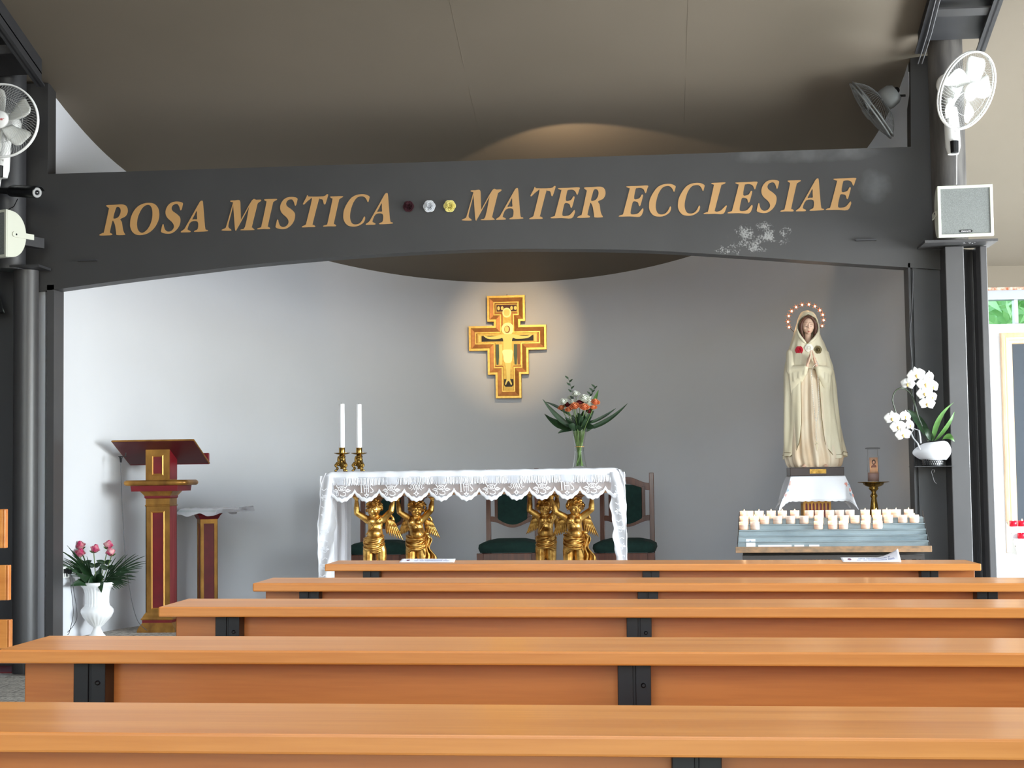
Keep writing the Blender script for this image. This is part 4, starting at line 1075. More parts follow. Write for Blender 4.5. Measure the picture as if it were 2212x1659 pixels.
def bouquet():
    Y = 9.82; b = PY(1252, 1008, Y); ZO = ZT+.0085
    v = thing('glass_vase', 'tall clear glass vase standing on the altar, holding the rose bouquet', 'vase', (b.x, Y, ZO))
    k = .0029
    out = [(.045,0),(.046,.006),(.040,.03),(.034,.07),(.030,.10),(.032,.14),(.038,.18),(.047,.222),(.056,.25)]
    m = MB(); m.lathe(out, 28, caps=False); m.lathe([(0,.001),(.045,.001)], 28, caps=False)
    m.lathe([(max(.002,r-.003), z+.006) for r, z in out[:-1]]+[(.0545,.25)], 28, caps=False); m.build('glass_body', M_GLASS, v)
    m = MB(); m.lathe([(.0,.008),(.041,.008),(.036,.035),(.0305,.07),(.027,.10),(.029,.125),(.0,.125)], 24); m.build('water', glass('water', (.93,.97,.94,1)), v)
    fl = thing('rose_bouquet', 'bouquet of white, orange and dark red roses with long green leaves in the glass vase', 'flowers', (b.x, Y, ZO)); o = Vector((b.x, Y, ZO))
    L = lambda px, py, dy=0: PY(px, py, Y+dy)-o
    spec = [('w',1218,872,10,-.02),('w',1244,856,10,.02),('w',1262,866,12,-.03),('w',1273,875,11,-.02),('w',1238,873,9,.0),('w',1232,862,7,.04),('w',1273,861,6,.05),
            ('o',1242,882,11,-.05),('o',1262,884,11,-.055),('o',1285,873,10,-.03),('o',1280,883,9,-.01),('o',1214,884,8,.0),('o',1229,888,8,-.03),
            ('r',1252,876,10,-.01),('r',1226,878,8,.01),('r',1272,892,7,0)]
    MC = {'w':mat('white_rose', srgb(240,242,232), .6, transl=.3), 'o':mat('orange_rose', srgb(244,176,120), .6, var=srgb(232,124,84), vs=30, transl=.3), 'r':mat('dark_red_rose', srgb(112,22,30), .6, transl=.15)}
    neck = Vector((0,0,.15))
    for i, (c, px, py, r, dy) in enumerate(spec):
        p = L(px, py, dy); mb = rose_mb(r*k*1.08, 30+i, 4, .8, .85)
        ob = mb.build({'w':'white_rose','o':'orange_rose','r':'dark_red_rose'}[c], MC[c], fl, p, solid=.0006)
        d = (p-Vector((0,0,.1))).normalized(); d = (d*.75+Vector((0,-.5,.1))).normalized()
        ob.rotation_euler = d.to_track_quat('Z','Y').to_euler()
        m = MB(); q0 = p-d*r*k*.2; foot = Vector((random.uniform(-.02,.02), random.uniform(-.02,.02), .015)); m.tube([tuple(q0), tuple(q0.lerp(neck,.6)+Vector((0,0,.012))), tuple(neck*.9+Vector((p.x*.12,p.y*.12,-.02))), tuple(foot)], .0024, 6); m.build('stem', M_STEM, fl)
    big = [((1240,918),(1176,894),.033,(0,0,-.035)),((1238,925),(1172,862),.017,(.0,0,-.02)),((1236,900),(1178,868),.010,(0,0,.01)),((1264,926),(1356,871),.015,(0,0,-.030)),((1270,915),(1330,882),.010,(0,0,-.01)),((1275,890),(1293,842),.014,(0,0,0)),
           ((1245,925),(1205,945-9),.018,(0,0,.01)),((1262,925),(1286,926),.016,(0,0,.015)),((1250,930),(1222,905),.022,(0,0,0)),((1258,930),(1276,900),.022,(0,0,0)),((1250,928),(1236,896),.02,(0,0,0)),((1256,926),(1262,894),.022,(0,0,0)),((1248,925),(1215,925),.02,(0,0,.01))]
    for i, (a, b_, w_, bd) in enumerate(big):
        m = MB(); dy = (.03,-.02,.01,-.03)[i % 4]; leaf_mb(m, L(a[0],a[1],0), L(b_[0],b_[1],dy), w_, bd, side=(.25,.55,.8) if i in (0,) else None, cup=.2)
        m.build('leaf', M_LEAF if i != 5 else M_LEAF2, fl)
    rn = random.Random(21)
    for i in range(26):
        px, py = rn.uniform(1218,1286), rn.uniform(886,926); p0 = Vector((0,0,.215)); p1 = L(px, py, rn.uniform(-.06,.05)); m = MB()
        leaf_mb(m, p0.lerp(p1,.35), p1, .015+.008*rn.random(), (0,-.01,.01), cup=.2, side=(rn.uniform(-1,1), rn.uniform(-.6,.6), rn.uniform(-.5,.5))); m.build('leaf', M_LEAF, fl)
    for a, b_ in (((1243,880),(1228,818)), ((1265,870),(1285,836))):
        m = MB(); p0, p1 = L(*a,.02), L(*b_,.02); m.tube([tuple(p0), tuple(p0.lerp(p1,.5)+Vector((.006,0,0))), tuple(p1)], .0013, 5)
        for j in range(7):
            u = .3+.7*j/6; c = p0.lerp(p1, u); s_ = 1 if j % 2 else -1
            leaf_mb(m, c, c+Vector((s_*.022,-.004,.018)), .0055, n=6)
        m.build('fern_sprig', M_LEAF, fl)
    m = MB(); m.tube([(.029*math.cos(a), .029*math.sin(a), .132) for a in [2*PI*i/24 for i in range(25)]], .0022, 6); m.build('raffia_tie', mat('raffia', srgb(196,150,76), .8), fl)
    m = MB(); rn = random.Random(4)
    for i in range(26):
        a = rn.uniform(0,2*PI); p0 = Vector((.022*math.cos(a), .022*math.sin(a), .012)); p1 = Vector((.02*math.cos(a+2), .02*math.sin(a+2), .15))
        m.tube([tuple(p0), tuple(p0.lerp(p1,.5)*.8+Vector((0,0,.02))), tuple(p1), tuple(p1+Vector((rn.uniform(-.02,.02),rn.uniform(-.02,.02),.08)))], .0017, 5)
    m.build('stem_bundle', M_STEM, fl)['kind'] = 'stuff'
bouquet()

# ------------------------------------------------------------------ chairs behind the altar
M_CHWOOD = wood('red_brown_wood', srgb(112,58,36), srgb(78,36,22), 1.0, .35, .2, 2)
M_GREEN = mat('dark_green_upholstery', srgb(30,62,56), .95, var=srgb(24,50,46), vs=40)
def make_chair(label, ht=1.065):
    t = thing('upholstered_chair', label, 'chair', (0,0,0), 0, 'green chairs behind the altar')
    w_, d_, hs = .176, .21, .47; dh = ht-1.06
    for s in (-1, 1):
        m = MB(); m.add([(s*w_-.018,d_-.018,0),(s*w_+.018,d_-.018,0),(s*w_+.018,d_+.022,0),(s*w_-.018,d_+.022,0),(s*w_-.016,d_+.02,ht),(s*w_+.016,d_+.02,ht),(s*w_+.016,d_+.05,ht),(s*w_-.016,d_+.05,ht)], [(0,3,2,1),(4,5,6,7),(0,1,5,4),(1,2,6,5),(2,3,7,6),(3,0,4,7)])
        m.build('back_post', M_CHWOOD, t, bevel=.003)
        m = MB(); m.sq([(.02,0),(.022,.35),(.024,.44)], (s*(w_+.015), -d_, 0)); m.build('front_leg', M_CHWOOD, t, bevel=.003)
        m = MB(); m.box(s*w_-.012, s*w_+.012, -d_+.024, d_-.02, .38, .44); m.build('side_rail', M_CHWOOD, t, bevel=.003)
    m = MB(); m.box(-w_-.0, w_, -d_-.014, -d_+.012, .38, .44); m.build('front_rail', M_CHWOOD, t, bevel=.003)
    def curved(zf, th, nm, amp, y):
        top = [(lerp(-w_+.016, w_-.016, i/24), zf+th/2+amp*math.cos((i/24-.5)*2*PI)*.5) for i in range(25)]; bot = [(x, z-th*(1 if nm == 'crest_rail' else 1)) for x, z in top][::-1]
        m = MB(); m.prism(top+bot, y, y+.022); m.build(nm, M_CHWOOD, t, bevel=.002)
    curved(.985+dh, .05, 'crest_rail', .045, d_+.022); curved(.645, .038, 'lower_back_rail', -.045, d_+.004)
    pts = []
    for i in range(25): x = lerp(-.105,.105,i/24); pts.append((x, .955+dh+.024*math.cos(x/.105*PI/2)))
    for i in range(25): x = lerp(.105,-.105,i/24); pts.append((x, .665-.040*math.cos(x/.105*PI/2)))
    m = MB(); m.prism(pts, d_-.002, d_+.04); m.build('back_pad', M_GREEN, t, bevel=.010, seg=3)
    for s in (-1, 1):
        m = MB(); m.box(s*.118-.012, s*.118+.012, d_+.008, d_+.03, .66, .965+dh); m.build('back_slat', M_CHWOOD, t, bevel=.002)
    m = MB(); rs = []
    for z, g in ((.441,.0),(.47,.012),(.495,.008),(.51,-.02),(.52,-.07)):
        r_ = []
        for j in range(40):
            a = 2*PI*j/40; ca, sa = math.cos(a), math.sin(a); e = .35
            r_.append(((w_+.03+g)*math.copysign(abs(ca)**e, ca), (d_-.022+g*.9)*math.copysign(abs(sa)**e, sa)-.0, z+.012*(1-abs(ca)**3)*(1 if z > .48 else 0)))
        rs.append(r_)
    m.rings(rs); m.build('seat', M_GREEN, t)
    return t
def chair_at(px, Y, lab, rz=0, src=None, ht=1.028):
    c = PY(px, 1150, Y); loc = (c.x, Y, .1505)
    if src is None: o = make_chair(lab, ht); o.location = loc; o.rotation_euler = (0,0,rz); return o
    return dup(src, loc, rz, lab)
ch0 = chair_at(1102, 11.15, 'green upholstered chair with curved wooden back, seen between the cherub pairs')
ch1 = chair_at(824, 11.1, 'green upholstered wooden chair behind the left pair of golden cherubs', .0, None, .985)
chair_at(1350, 11.0, 'green upholstered chair sticking out behind the right end of the altar', -.06, ch1)
# ------------------------------------------------------------------ Madonna statue on its pedestal
YS = 9.70
M_ROBE = mat('ivory_robe', srgb(226,218,194), .5, var=srgb(214,202,170), vs=5, vamt=.6, stretch=(1,1,.6))
M_DRESS = mat('cream_dress', srgb(232,220,198), .5, var=srgb(206,176,140), vs=9, vamt=.4, stretch=(1.6,1.6,.35))
M_SKIN = mat('painted_skin', srgb(222,184,160), .5, sss=.05)
M_HAIR = mat('painted_brown_hair', srgb(96,56,38), .5, var=srgb(66,36,26), vs=60, stretch=(1,1,.2))
M_GTRIM = mat('gold_line', srgb(120,96,52), .4, .5)
so = PY(1757, 1010, YS); KS = ((so-CAM).dot(FW))/FPX
statue = thing('madonna_statue', 'ivory robed madonna statue with praying hands and a halo of lit stars', 'statue', tuple(so))
def U(px): return (px-1757)*KS
def V(py): return (1010-py)*KS
SIL = [(669.5,1750,1754),(671,1744,1760),(674,1739.5,1765.5),(680,1735.5,1770),(690,1731.5,1773.5),(700,1729,1775.5),(707,1726.5,1776),(720,1722.5,1777.5),(730,1719.5,1780.5),(740,1716,1785),(752,1712,1789),(765,1708,1793),(778,1704.5,1797.5),(790,1701.5,1801),(805,1699.5,1803),(830,1698.5,1806.5),(870,1698,1809),(910,1697.5,1813.5),(950,1696.5,1818),(972,1696,1822),(983,1695,1824.5),(988,1696,1824)]
def sil(py): return interp(py, [(a,b) for a,b,c in SIL]), interp(py, [(a,c) for a,b,c in SIL])
GAPL = [(678,1753),(681,1747),(685,1739),(690,1735),(700,1731),(710,1730),(718,1732),(726,1736),(734,1741),(743,1747.5),(744,1748),(797,1748),(799,1733),(845,1732),(875,1731.8),(912,1731.5),(940,1729),(957,1727),(972,1719),(983,1709),(988,1707)]
GAPR = [(678,1753),(681,1758),(685,1766),(690,1770),(700,1773.5),(710,1773.5),(718,1771),(726,1766),(734,1759),(743,1749),(744,1748),(797,1748),(799,1768.5),(845,1771),(906,1774),(940,1777),(957,1779.5),(970,1784),(983,1799),(988,1803)]
def ring_dims(py):
    l, r = sil(py); cx = (U(l)+U(r))/2; rx = (U(r)-U(l))/2
    ry = interp(py, [(669,.004),(674,.028),(684,.050),(700,.060),(715,.066),(730,.070),(745,.074),(765,.080),(790,.092),(830,.098),(900,.104),(950,.108),(988,.116)])
    cy = interp(py, [(669,.010),(720,.008),(745,.0),(800,-.004),(988,0)])
    return cx, rx, ry, cy
def mantle_pt(py, phi, fold=True, off=0):
    cx, rx, ry, cy = ring_dims(py)
    A = interp(py, [(669,0),(725,.0008),(745,.003),(790,.006),(860,.009),(950,.0125),(988,.014)]) if fold else 0
    d = A*(math.sin(phi*9+.8*math.sin((py-760)/60))+.5*math.sin(phi*17+py/55.))*(.35+.65*abs(math.sin(phi)))
    x = cx+(rx+d*.8+off)*math.sin(phi); y = cy-(ry+d+off)*math.cos(phi)
    hem = 0
    if py > 960: hem = .010*math.sin(phi*5+1)*(py-960)/28
    return (x, y, V(py)+hem)
def gap_phi(py):
    cx, rx, ry, cy = ring_dims(py)
    f = lambda px: math.asin(max(-1, min(1, (U(px)-cx)/rx)))
    return f(interp(py, GAPL)), f(interp(py, GAPR))
P = []; edgeL = []; edgeR = []
pys = [669.5,670.2,671,672.5,674,676,678]+[680+2*i for i in range(33)]+[746+3*i for i in range(17)]+[797,799]+[802+4*i for i in range(42)]+[970,974,978,982,986,988]
for py in sorted(set(pys)):
    a, b = gap_phi(py); n = 110; row = []
    for i in range(n+1):
        phi = a - (2*PI-(b-a))*i/n
        row.append(mantle_pt(py, phi))
    P.append(row)
    if 679 < py < 744 or py > 798: edgeL.append((py, row[0])); edgeR.append((py, row[-1]))
m = MB(); m.grid(P); mo_ = m.build('mantle', M_ROBE, statue, solid=.005)
bm_ = bmesh.new(); bm_.from_mesh(mo_.data); bmesh.ops.remove_doubles(bm_, verts=bm_.verts, dist=.0004); bm_.to_mesh(mo_.data); bm_.free()
# rolled collar of the hood
for E_, s in ((edgeL,-1),(edgeR,1)):
    pts = [Vector(p)+Vector((s*.0015,-.003,0)) for py, p in E_ if py < 744]
    rr = [interp(py, [(680,.0025),(700,.003),(712,.005),(725,.0095),(738,.0085),(744,.003)]) for py, p in E_ if py < 744]
    pts = [p+Vector((s*r*.8,0,0)) for p, r in zip(pts, rr)]
    m = MB(); m.tube(pts, rr, 10); m.build('collar', M_ROBE, statue)
    pts = [Vector(p)+Vector((s*.001,-.0032,0)) for py, p in E_ if py > 798]
    m = MB(); m.tube(pts, .0016, 6); m.build('gold_trim', M_GTRIM, statue)
row = P[-1]; m = MB(); m.tube([Vector(p)+Vector((0,0,.014)) for p in [mantle_pt(985, gap_phi(985)[0]-(2*PI-(gap_phi(985)[1]-gap_phi(985)[0]))*i/90, off=.0028) for i in range(91)]], .0014, 5); m.build('gold_hem', M_GTRIM, statue)
# dress with long folds
rs = []
for i in range(60):
    py = lerp(786, 1009.5, i/59); cx, rx, ry, cy = ring_dims(min(py, 985)); row = []
    s = interp(py, [(786,.55),(800,.80),(850,.90),(940,.90),(975,.93),(990,.94),(1003,.90),(1010,.84)])
    cxx = cx + U(1757)*0 + interp(py, [(786,-.004),(1010,.0)])
    A = interp(py, [(786,.0045),(830,.008),(930,.010),(985,.013),(1010,.010)])
    for j in range(120):
        phi = 2*PI*j/120; sw = .5*math.sin((py-800)/70)*interp(py,[(786,.1),(1009,1)])
        q_ = phi+sw*.35
        d = A*(math.sin(q_*15)*.65+.55*math.sin(q_*8+1.2)+.35*math.sin(q_*27))
        row.append((cxx+(rx*s+d*.6)*math.sin(phi), cy-(ry*(s+.045)+d)*math.cos(phi), V(py)+.0012))
    rs.append(row)
m = MB(); m.rings(rs, True, True); m.build('dress', M_DRESS, statue)
# mantle sleeves bent towards the hands
B = MB()
SHL, ELL, WRL = Vector((U(1714),-.020,V(762))), Vector((U(1713),-.062,V(799))), Vector((U(1741),-.118,V(797)))
SHR, ELR, WRR = Vector((U(1787),-.020,V(766))), Vector((U(1791),-.062,V(803))), Vector((U(1768),-.118,V(798)))
for S_, E_, W_ in ((SHL,ELL,WRL),(SHR,ELR,WRR)):
    s = 1 if S_.x > 0 else -1
    B.caps(S_, E_, .027, .032); B.caps(E_, W_, .030, .0195)
    for k in range(9):
        u = k/8; p = E_.lerp(W_, u)+Vector((0,0,-.006)); drop = lerp(.15, .055, u)
        q = Vector((p.x+s*.010*(u), 0, p.z-drop)); cxr, rxr, ryr, cyr = ring_dims(1010-q.z/KS)
        sp_ = max(-1, min(1, (q.x-cxr)/rxr)); q.y = cyr-(ryr*.93)*math.sqrt(1-sp_**2)
        B.caps(p, p.lerp(q,.5)+Vector((0,-.004+.003*math.sin(k*2.1),0)), .023-.006*u, .015, 10); B.caps(p.lerp(q,.5)+Vector((0,-.004,0)), q, .015, .007, 10)
remesh(B, 'sleeves', M_ROBE, .0028, statue, 6, .6)
# praying hands, forearms running back into the sleeves
B = MB()
for s, W_, tip in ((-1, Vector((U(1744.5),-.122,V(794))), Vector((U(1753.2),-.139,V(761)))), (1, Vector((U(1764.5),-.122,V(793))), Vector((U(1755.8),-.139,V(761.5))))):
    ax = (tip-W_); K_ = W_.lerp(tip, .50)
    B.caps(W_+Vector((s*.012,.03,-.012)), W_, .011, .010, 12)
    B.caps(W_, K_, .0095, .0085, 12); B.caps(W_+Vector((0,.010,0)), K_+Vector((0,.010,.002)), .008, .008, 12); B.caps(W_+Vector((0,-.006,.004)), K_+Vector((0,-.005,0)), .008, .0065, 12)
    lens = [.86,.97,1.02,.96]
    for f in range(4):
        r0 = K_+Vector((0,-.010+.0072*f,.002)); e = K_.lerp(tip, .52)+Vector((s*.0006,-.011+.0068*f,0)); t_ = W_+ax*lens[f]+Vector((s*.0004,-.006+.0035*f,.001))
        B.caps(r0, e, .0042, .0040, 8); B.caps(e, t_, .0040, .0030, 8)
    th0 = W_+ax*.25+Vector((-s*.001,-.010,0)); th1 = W_+ax*.50+Vector((-s*.002,-.019,.001)); th2 = W_+ax*.70+Vector((-s*.0025,-.017,0))
    B.caps(th0, th1, .0055, .0046, 8); B.caps(th1, th2, .0046, .0036, 8)
remesh(B, 'praying_hands', M_SKIN, .0013, statue, 3, .5)
# head
HC = Vector((U(1752.5), -.022, V(702)))
B = MB(); R0 = Matrix.Rotation(.10, 4, 'X'); Hh = lambda x, y, z: HC+(R0 @ Vector((x, y, z)))
B.ell(HC, (.0385,.045,.050), 24, 16, R0); B.ell(Hh(0,-.010,-.020), (.032,.034,.034), 20, 12); B.ell(Hh(0,-.030,-.046), (.0115,.0105,.009))
B.ell(Hh(-.018,-.026,-.014), (.015,.014,.016)); B.ell(Hh(.018,-.026,-.014), (.015,.014,.016))
B.caps(Hh(0,-.043,.012), Hh(0,-.053,-.012), .0035, .0050, 10); B.ell(Hh(0,-.053,-.0145), (.0050,.0042,.0034)); B.ell(Hh(-.0050,-.048,-.0155), .0032); B.ell(Hh(.0050,-.048,-.0155), .0032)
B.caps(Hh(-.026,-.034,.013), Hh(-.008,-.0445,.014), .0030, .0034, 8); B.caps(Hh(.026,-.034,.013), Hh(.008,-.0445,.014), .0030, .0034, 8)
for s in (-1,1): B.ell(Hh(s*.0155,-.0385,.005), (.0078,.0045,.0052)); B.ell(Hh(s*.039,.0,-.004), (.004,.008,.012))
B.ell(Hh(0,-.0455,-.0265), (.0092,.0042,.0024)); B.ell(Hh(0,-.0445,-.0305), (.0075,.0044,.0028))
B.caps(Vector((U(1751.5),-.010,V(738))), HC+Vector((0,.0,-.02)), .022, .020, 14); B.ell(Vector((U(1750),-.022,V(744))), (.034,.030,.018))
head = remesh(B, 'head', M_SKIN, .0016, statue, 3, .5)
M_LIP = mat('painted_lips', srgb(186,104,92), .5); M_BROW = mat('painted_brow', srgb(110,74,54), .6); M_LID = mat('painted_eyelash', srgb(64,44,36), .6); M_EYE = mat('painted_eye', srgb(196,190,182), .4)
def onface(x, z, off=.0009):
    # push a point on the face surface
    best = 0
    bpy.context.view_layer.update()
    hit, loc, nr, idx = head.ray_cast(Hh(x, -.12, z), Vector((0,1,0)))
    return (loc+Vector((0,-off,0))) if hit else Hh(x,-.05,z)
for s in (-1, 1):
    m = MB(); m.tube([onface(s*(.0075+.0024*i), .0120+.0028*math.sin(i/6*PI)) for i in range(7)], [.0005,.0009,.0011,.0011,.001,.0008,.0004], 6); m.build('eyebrow', M_BROW, head)
    m = MB(); m.tube([onface(s*(.0082+.0022*i), .0020-.0022*math.sin(i/6*PI)) for i in range(7)], [.0005,.0008,.001,.001,.001,.0009,.0005], 6); m.build('eyelid', M_LID, head)
    m = MB(); m.ell(onface(s*.015,.0012,-.0004), (.0048,.0012,.0014), 10, 6); m.build('eye', M_EYE, head)
m = MB(); m.tube([onface(-.0085+.00142*i, -.0290+.0011*math.cos((i-6)/6*PI*1.4)*(1 if abs(i-6) > 1 else .4)) for i in range(13)], [.0005+.0013*math.sin(PI*i/12) for i in range(13)], 6)
m.tube([onface(-.007+.0014*i, -.0318-.0006*math.sin(PI*i/10)) for i in range(11)], [.0005+.0015*math.sin(PI*i/10) for i in range(11)], 6); m.build('lips', M_LIP, head)
# hair falling on both sides of the face
for s in (-1, 1):
    m = MB()
    m.ell(Hh(s*.006, -.026, .050), (.012,.010,.007), 10, 8)
    for f in range(6):
        o = .0035*f
        pts = [Hh(s*.001, -.034+o*.9, .050+.001*f), Hh(s*.018, -.032+o*.8, .046+.001*f), Hh(s*.034, -.027+o*.6, .028), Hh(s*(.0425+.0008*f), -.024+o*.5, .004), Hh(s*(.0435+.0008*f), -.026+o*.5, -.020), Hh(s*.040, -.026+o*.5, -.042), Hh(s*(.034), -.022+o*.4, -.064), Hh(s*.026, -.016+o*.4, -.085)]
        m.tube(spline([tuple(p) for p in pts], 5, False), [.0050+.0040*math.sin(PI*min(1,i/34)) for i in range(36)], 8)
    m.build('hair', M_HAIR, statue)
# three roses on the breast
for nm, px, py, colr in (('red_rose',1731,757,srgb(196,30,52)),('white_rose',1751,753,srgb(236,232,220)),('bronze_rose',1770,757,srgb(112,98,64))):
    cx, rx, ry, cy = ring_dims(py); phi = math.asin((U(px)-cx)/rx)
    q = mantle_pt(py, phi, False); mb = rose_mb(.0235, px, 4, 1.0, .42)
    ob = mb.build(nm, mat(nm+'_paint', colr, .45, .3 if nm[0] == 'b' else 0), statue, (q[0], q[1]-.001, q[2]), solid=.001)
    ob.rotation_euler = (PI/2, 0, math.atan2(U(px)-cx, ry)*.6)
m = MB(); q = mantle_pt(743, 0); m.ell((U(1748),q[1]-.004,V(742)), .0045, 10, 8); m.build('clasp', M_GTRIM, statue)
# feet
for px in (1734, 1780):
    B = MB(); c0 = Vector((U(px), -.102, .009)); B.caps(c0+Vector((0,.03,.004)), c0, .010, .009)
    for f in range(5): B.caps(c0+Vector(((f-2)*.0045,-.004,0)), c0+Vector(((f-2)*.0055,-.015+.002*abs(f-1.5),-.003)), .0038, .0032, 8)
    remesh(B, 'foot', M_SKIN, .0015, statue, 2, .5)
# plinth with name plate
m = MB(); m.box(U(1703), U(1817), -.13, .12, V(1028), 0); pl = m.build('plinth', mat('dark_stained_plinth', srgb(48,32,30), .35, coat=.3), statue, bevel=.003)
m = MB(); m.box(U(1744.5), U(1779), -.1316, -.1302, V(1023), V(1013.5)); m.build('name_plate', M_BRASS, pl)
# halo of twelve lit stars
M_COPSTAR = mat('copper_star', srgb(226,142,98), .3, .8, emit=(1,.45,.22,1), estr=.25)
M_BULB = mat('halo_bulb', (1,.9,.75,1), .3, emit=(1,.74,.45,1), estr=9)
hc = (1750, 699); SLT = bpy.data.lights.new('halo_glow', 'POINT'); SLT.energy = .05; SLT.color = (1,.62,.36); SLT.shadow_soft_size = .006
stars = [(1713.5,702.5),(1711.5,690.5),(1713.5,678),(1720,667.5),(1730,659),(1743,654),(1757.5,653.7),(1770.5,658),(1781,666.8),(1787,677),(1788.5,689),(1785,701.5)]
for px, py in stars:
    c = Vector((U(px), .045, V(py))); m = MB()
    R_, r_ = .0215, .0068; n = 6; rot = math.atan2(py-hc[1], px-hc[0])
    pts = [(c.x+(R_ if i % 2 == 0 else r_)*math.sin(PI*i/n+rot*.2), (c.z+(R_ if i % 2 == 0 else r_)*math.cos(PI*i/n+rot*.2))) for i in range(2*n)]
    ctr = (c.x, c.y-.006, c.z); bk = (c.x, c.y+.004, c.z); vs = [(a, c.y, b) for a, b in pts]+[ctr, bk]
    m.add(vs, [(i, (i+1) % 12, 12) for i in range(12)]+[((i+1) % 12, i, 13) for i in range(12)])
    st = m.build('star', M_COPSTAR, statue)
    m = MB(); m.ell((c.x, c.y-.010, c.z-.003), (.0050,.0050,.0055), 12, 8); m.build('bulb', M_BULB, st)
m = MB(); ring = [Vector((U(px), .047, V(py))) for px, py in stars]
m.tube(spline([tuple(p) for p in ring], 5, False), .0016, 6)
m.tube([ring[0], (U(1722), .04, V(712)), (U(1736), .04, V(722))], .0020, 6); m.tube([ring[-1], (U(1778), .04, V(709)), (U(1765), .04, V(720))], .0020, 6)
m.build('halo_wire', mat('halo_wire', srgb(84,66,52), .4, .6), statue)
for px, py in stars[::2]:
    l = bpy.data.objects.new('halo_glow', SLT); COL.objects.link(l); l.location = so+Vector((U(px), .02, V(py)))
# rosary hanging from the hands
ros = thing('rosary', 'long pearl rosary hanging from the hands of the madonna statue', 'rosary', tuple(so))
def beads(path, step, r):
    m = MB(); pts = [Vector(p) for p in spline(path, 14, False)]; acc = 0; last = pts[0]; m.ell(last, r, 8, 6)
    for a, b in zip(pts, pts[1:]):
        d = (b-a).length; acc += d
        if acc >= step: m.ell(b, r, 8, 6); acc = 0
    m.tube(pts, r*.28, 5); return m
def fy(py):
    cx, rx, ry, cy = ring_dims(py); return cy-ry*1.0-.0135
F_ = lambda px, py, e=0: (U(px), fy(py)-e, V(py))
M_PEARL = mat('pearl_beads', srgb(232,228,218), .25)
Lp = [(U(1764),-.141,V(788)), F_(1756,798,.004), F_(1754,815), F_(1755,840), F_(1756.5,870), F_(1758.5,898), F_(1761,912)]
Rp = [(U(1765),-.140,V(783)), (U(1768),-.139,V(789)), F_(1767.5,800,.003), F_(1767.5,830), F_(1768,860), F_(1767.5,885), F_(1764,903), F_(1761,912)]
beads(Lp, .0085, .0031).build('bead_strand', M_PEARL, ros); beads(Rp, .0085, .0031).build('bead_strand', M_PEARL, ros)
beads([F_(1761,912), F_(1760.5,925), F_(1760,940), F_(1760.5,953)], .0085, .0028).build('pendant_strand', M_PEARL, ros)
m = MB(); y = fy(965); m.cbox((U(1761), y-.002, V(965)), (.005,.003,.05)); m.cbox((U(1761), y-.002, V(958.5)), (.028,.003,.005)); m.build('crucifix', mat('rosary_metal', srgb(188,176,150), .3, .8), ros)

# pedestal and its embroidered cloth
zt = so.z+V(1028)
ped = thing('pedestal', 'gilded pedestal with red arched slots carrying the madonna statue', 'pedestal', (so.x+U(1760), YS, .15))
hp_ = zt-.004-.15
M_REDP = mat('dark_red_paint', srgb(120,16,26), .45, var=srgb(96,12,20), vs=12)
M_GOLDM = mat('matt_gold_paint', srgb(184,134,64), .38, .65, var=srgb(124,86,40), vs=16, stretch=(1,1,.5), bump=.1, bs=70, bdist=.001)
w2 = .0815
m = MB(); m.sq([(.12,0),(.12,.05),(.10,.07),(w2,.10),(w2,.16)]); m.sq([(w2,.16),(w2,hp_-.12)]) ; 
m2 = MB(); m2.sq([(w2-.006,.16),(w2-.006,hp_-.10)]); m2.build('red_core', M_REDP, ped)
m = MB(); m.sq([(.12,0),(.12,.05),(.10,.07),(w2,.10),(w2,.17)])
za, zb = .17, hp_-.17-.0
nsl = 7; fw_ = 2*w2
for side_ in range(4):
    R_ = Matrix.Rotation(side_*PI/2, 4, 'Z'); m.m = R_
    outer = [(-w2, .17), (w2, .17), (w2, hp_-.14), (-w2, hp_-.14)]; holes = []
    for i in range(nsl):
        c = lerp(-w2+.018, w2-.018, i/(nsl-1)); hw_ = .0062; z1_ = hp_-.17
        holes.append([(c-hw_, .20), (c+hw_, .20)]+[(c+hw_*math.cos(a), z1_+hw_*1.8*math.sin(a)) for a in [PI*j/8 for j in range(9)]])
    m.prism(outer, -w2-.0006, -w2+.0055, 'y', holes)
m.m = Matrix.Identity(4)
m.sq([(w2,hp_-.14),(w2+.006,hp_-.132),(w2+.006,hp_-.125),(w2-.002,hp_-.118),(w2,hp_-.10),(w2+.010,hp_-.09),(w2+.010,hp_-.07),(w2+.03,hp_-.05),(w2+.045,hp_-.03),(.155,hp_-.025),(.155,hp_)])
m.build('carved_body', M_GOLDM, ped)
clo = thing('embroidered_cloth', 'small white cloth with embroidered flowers and lace hem under the madonna statue', 'cloth', (so.x+U(1760), YS, zt-.0015))
W0, DR = .160, .150; N_ = 80; P = []
def cloth_pt(u, v, off=0):
    a = lerp(-(W0+DR), W0+DR, u); b = lerp(-(W0+DR), W0+DR, v)
    ex = max(0, abs(a)-W0); ey = max(0, abs(b)-W0); sx = 1 if a > 0 else -1; sy = 1 if b > 0 else -1
    d = math.hypot(ex, ey); fold = .012*math.sin(a*30)*min(1, ey/DR)+.0
    x = max(-W0, min(W0, a))+sx*(.20*ex+.28*min(ex,ey)) + (.010*math.sin(b*28)*min(1,ex/DR)); y = max(-W0, min(W0, b))+sy*(.20*ey+.28*min(ex,ey)) + sy*fold
    z = -(ex**2+ey**2)**.5*.93 - (.0 if d > 0 else 0)
    z = z if d > .01 else -d*.4
    return (x+sx*off*(1 if ex > ey else 0), y+sy*off*(1 if ey >= ex and ey > 0 else 0), z+ (off if d == 0 else 0))
for i in range(N_+1): P.append([cloth_pt(i/N_, j/N_) for j in range(N_+1)])
m = MB(); m.grid(P); m.build('linen', M_LINEN, clo, solid=.0016)
m = MB()
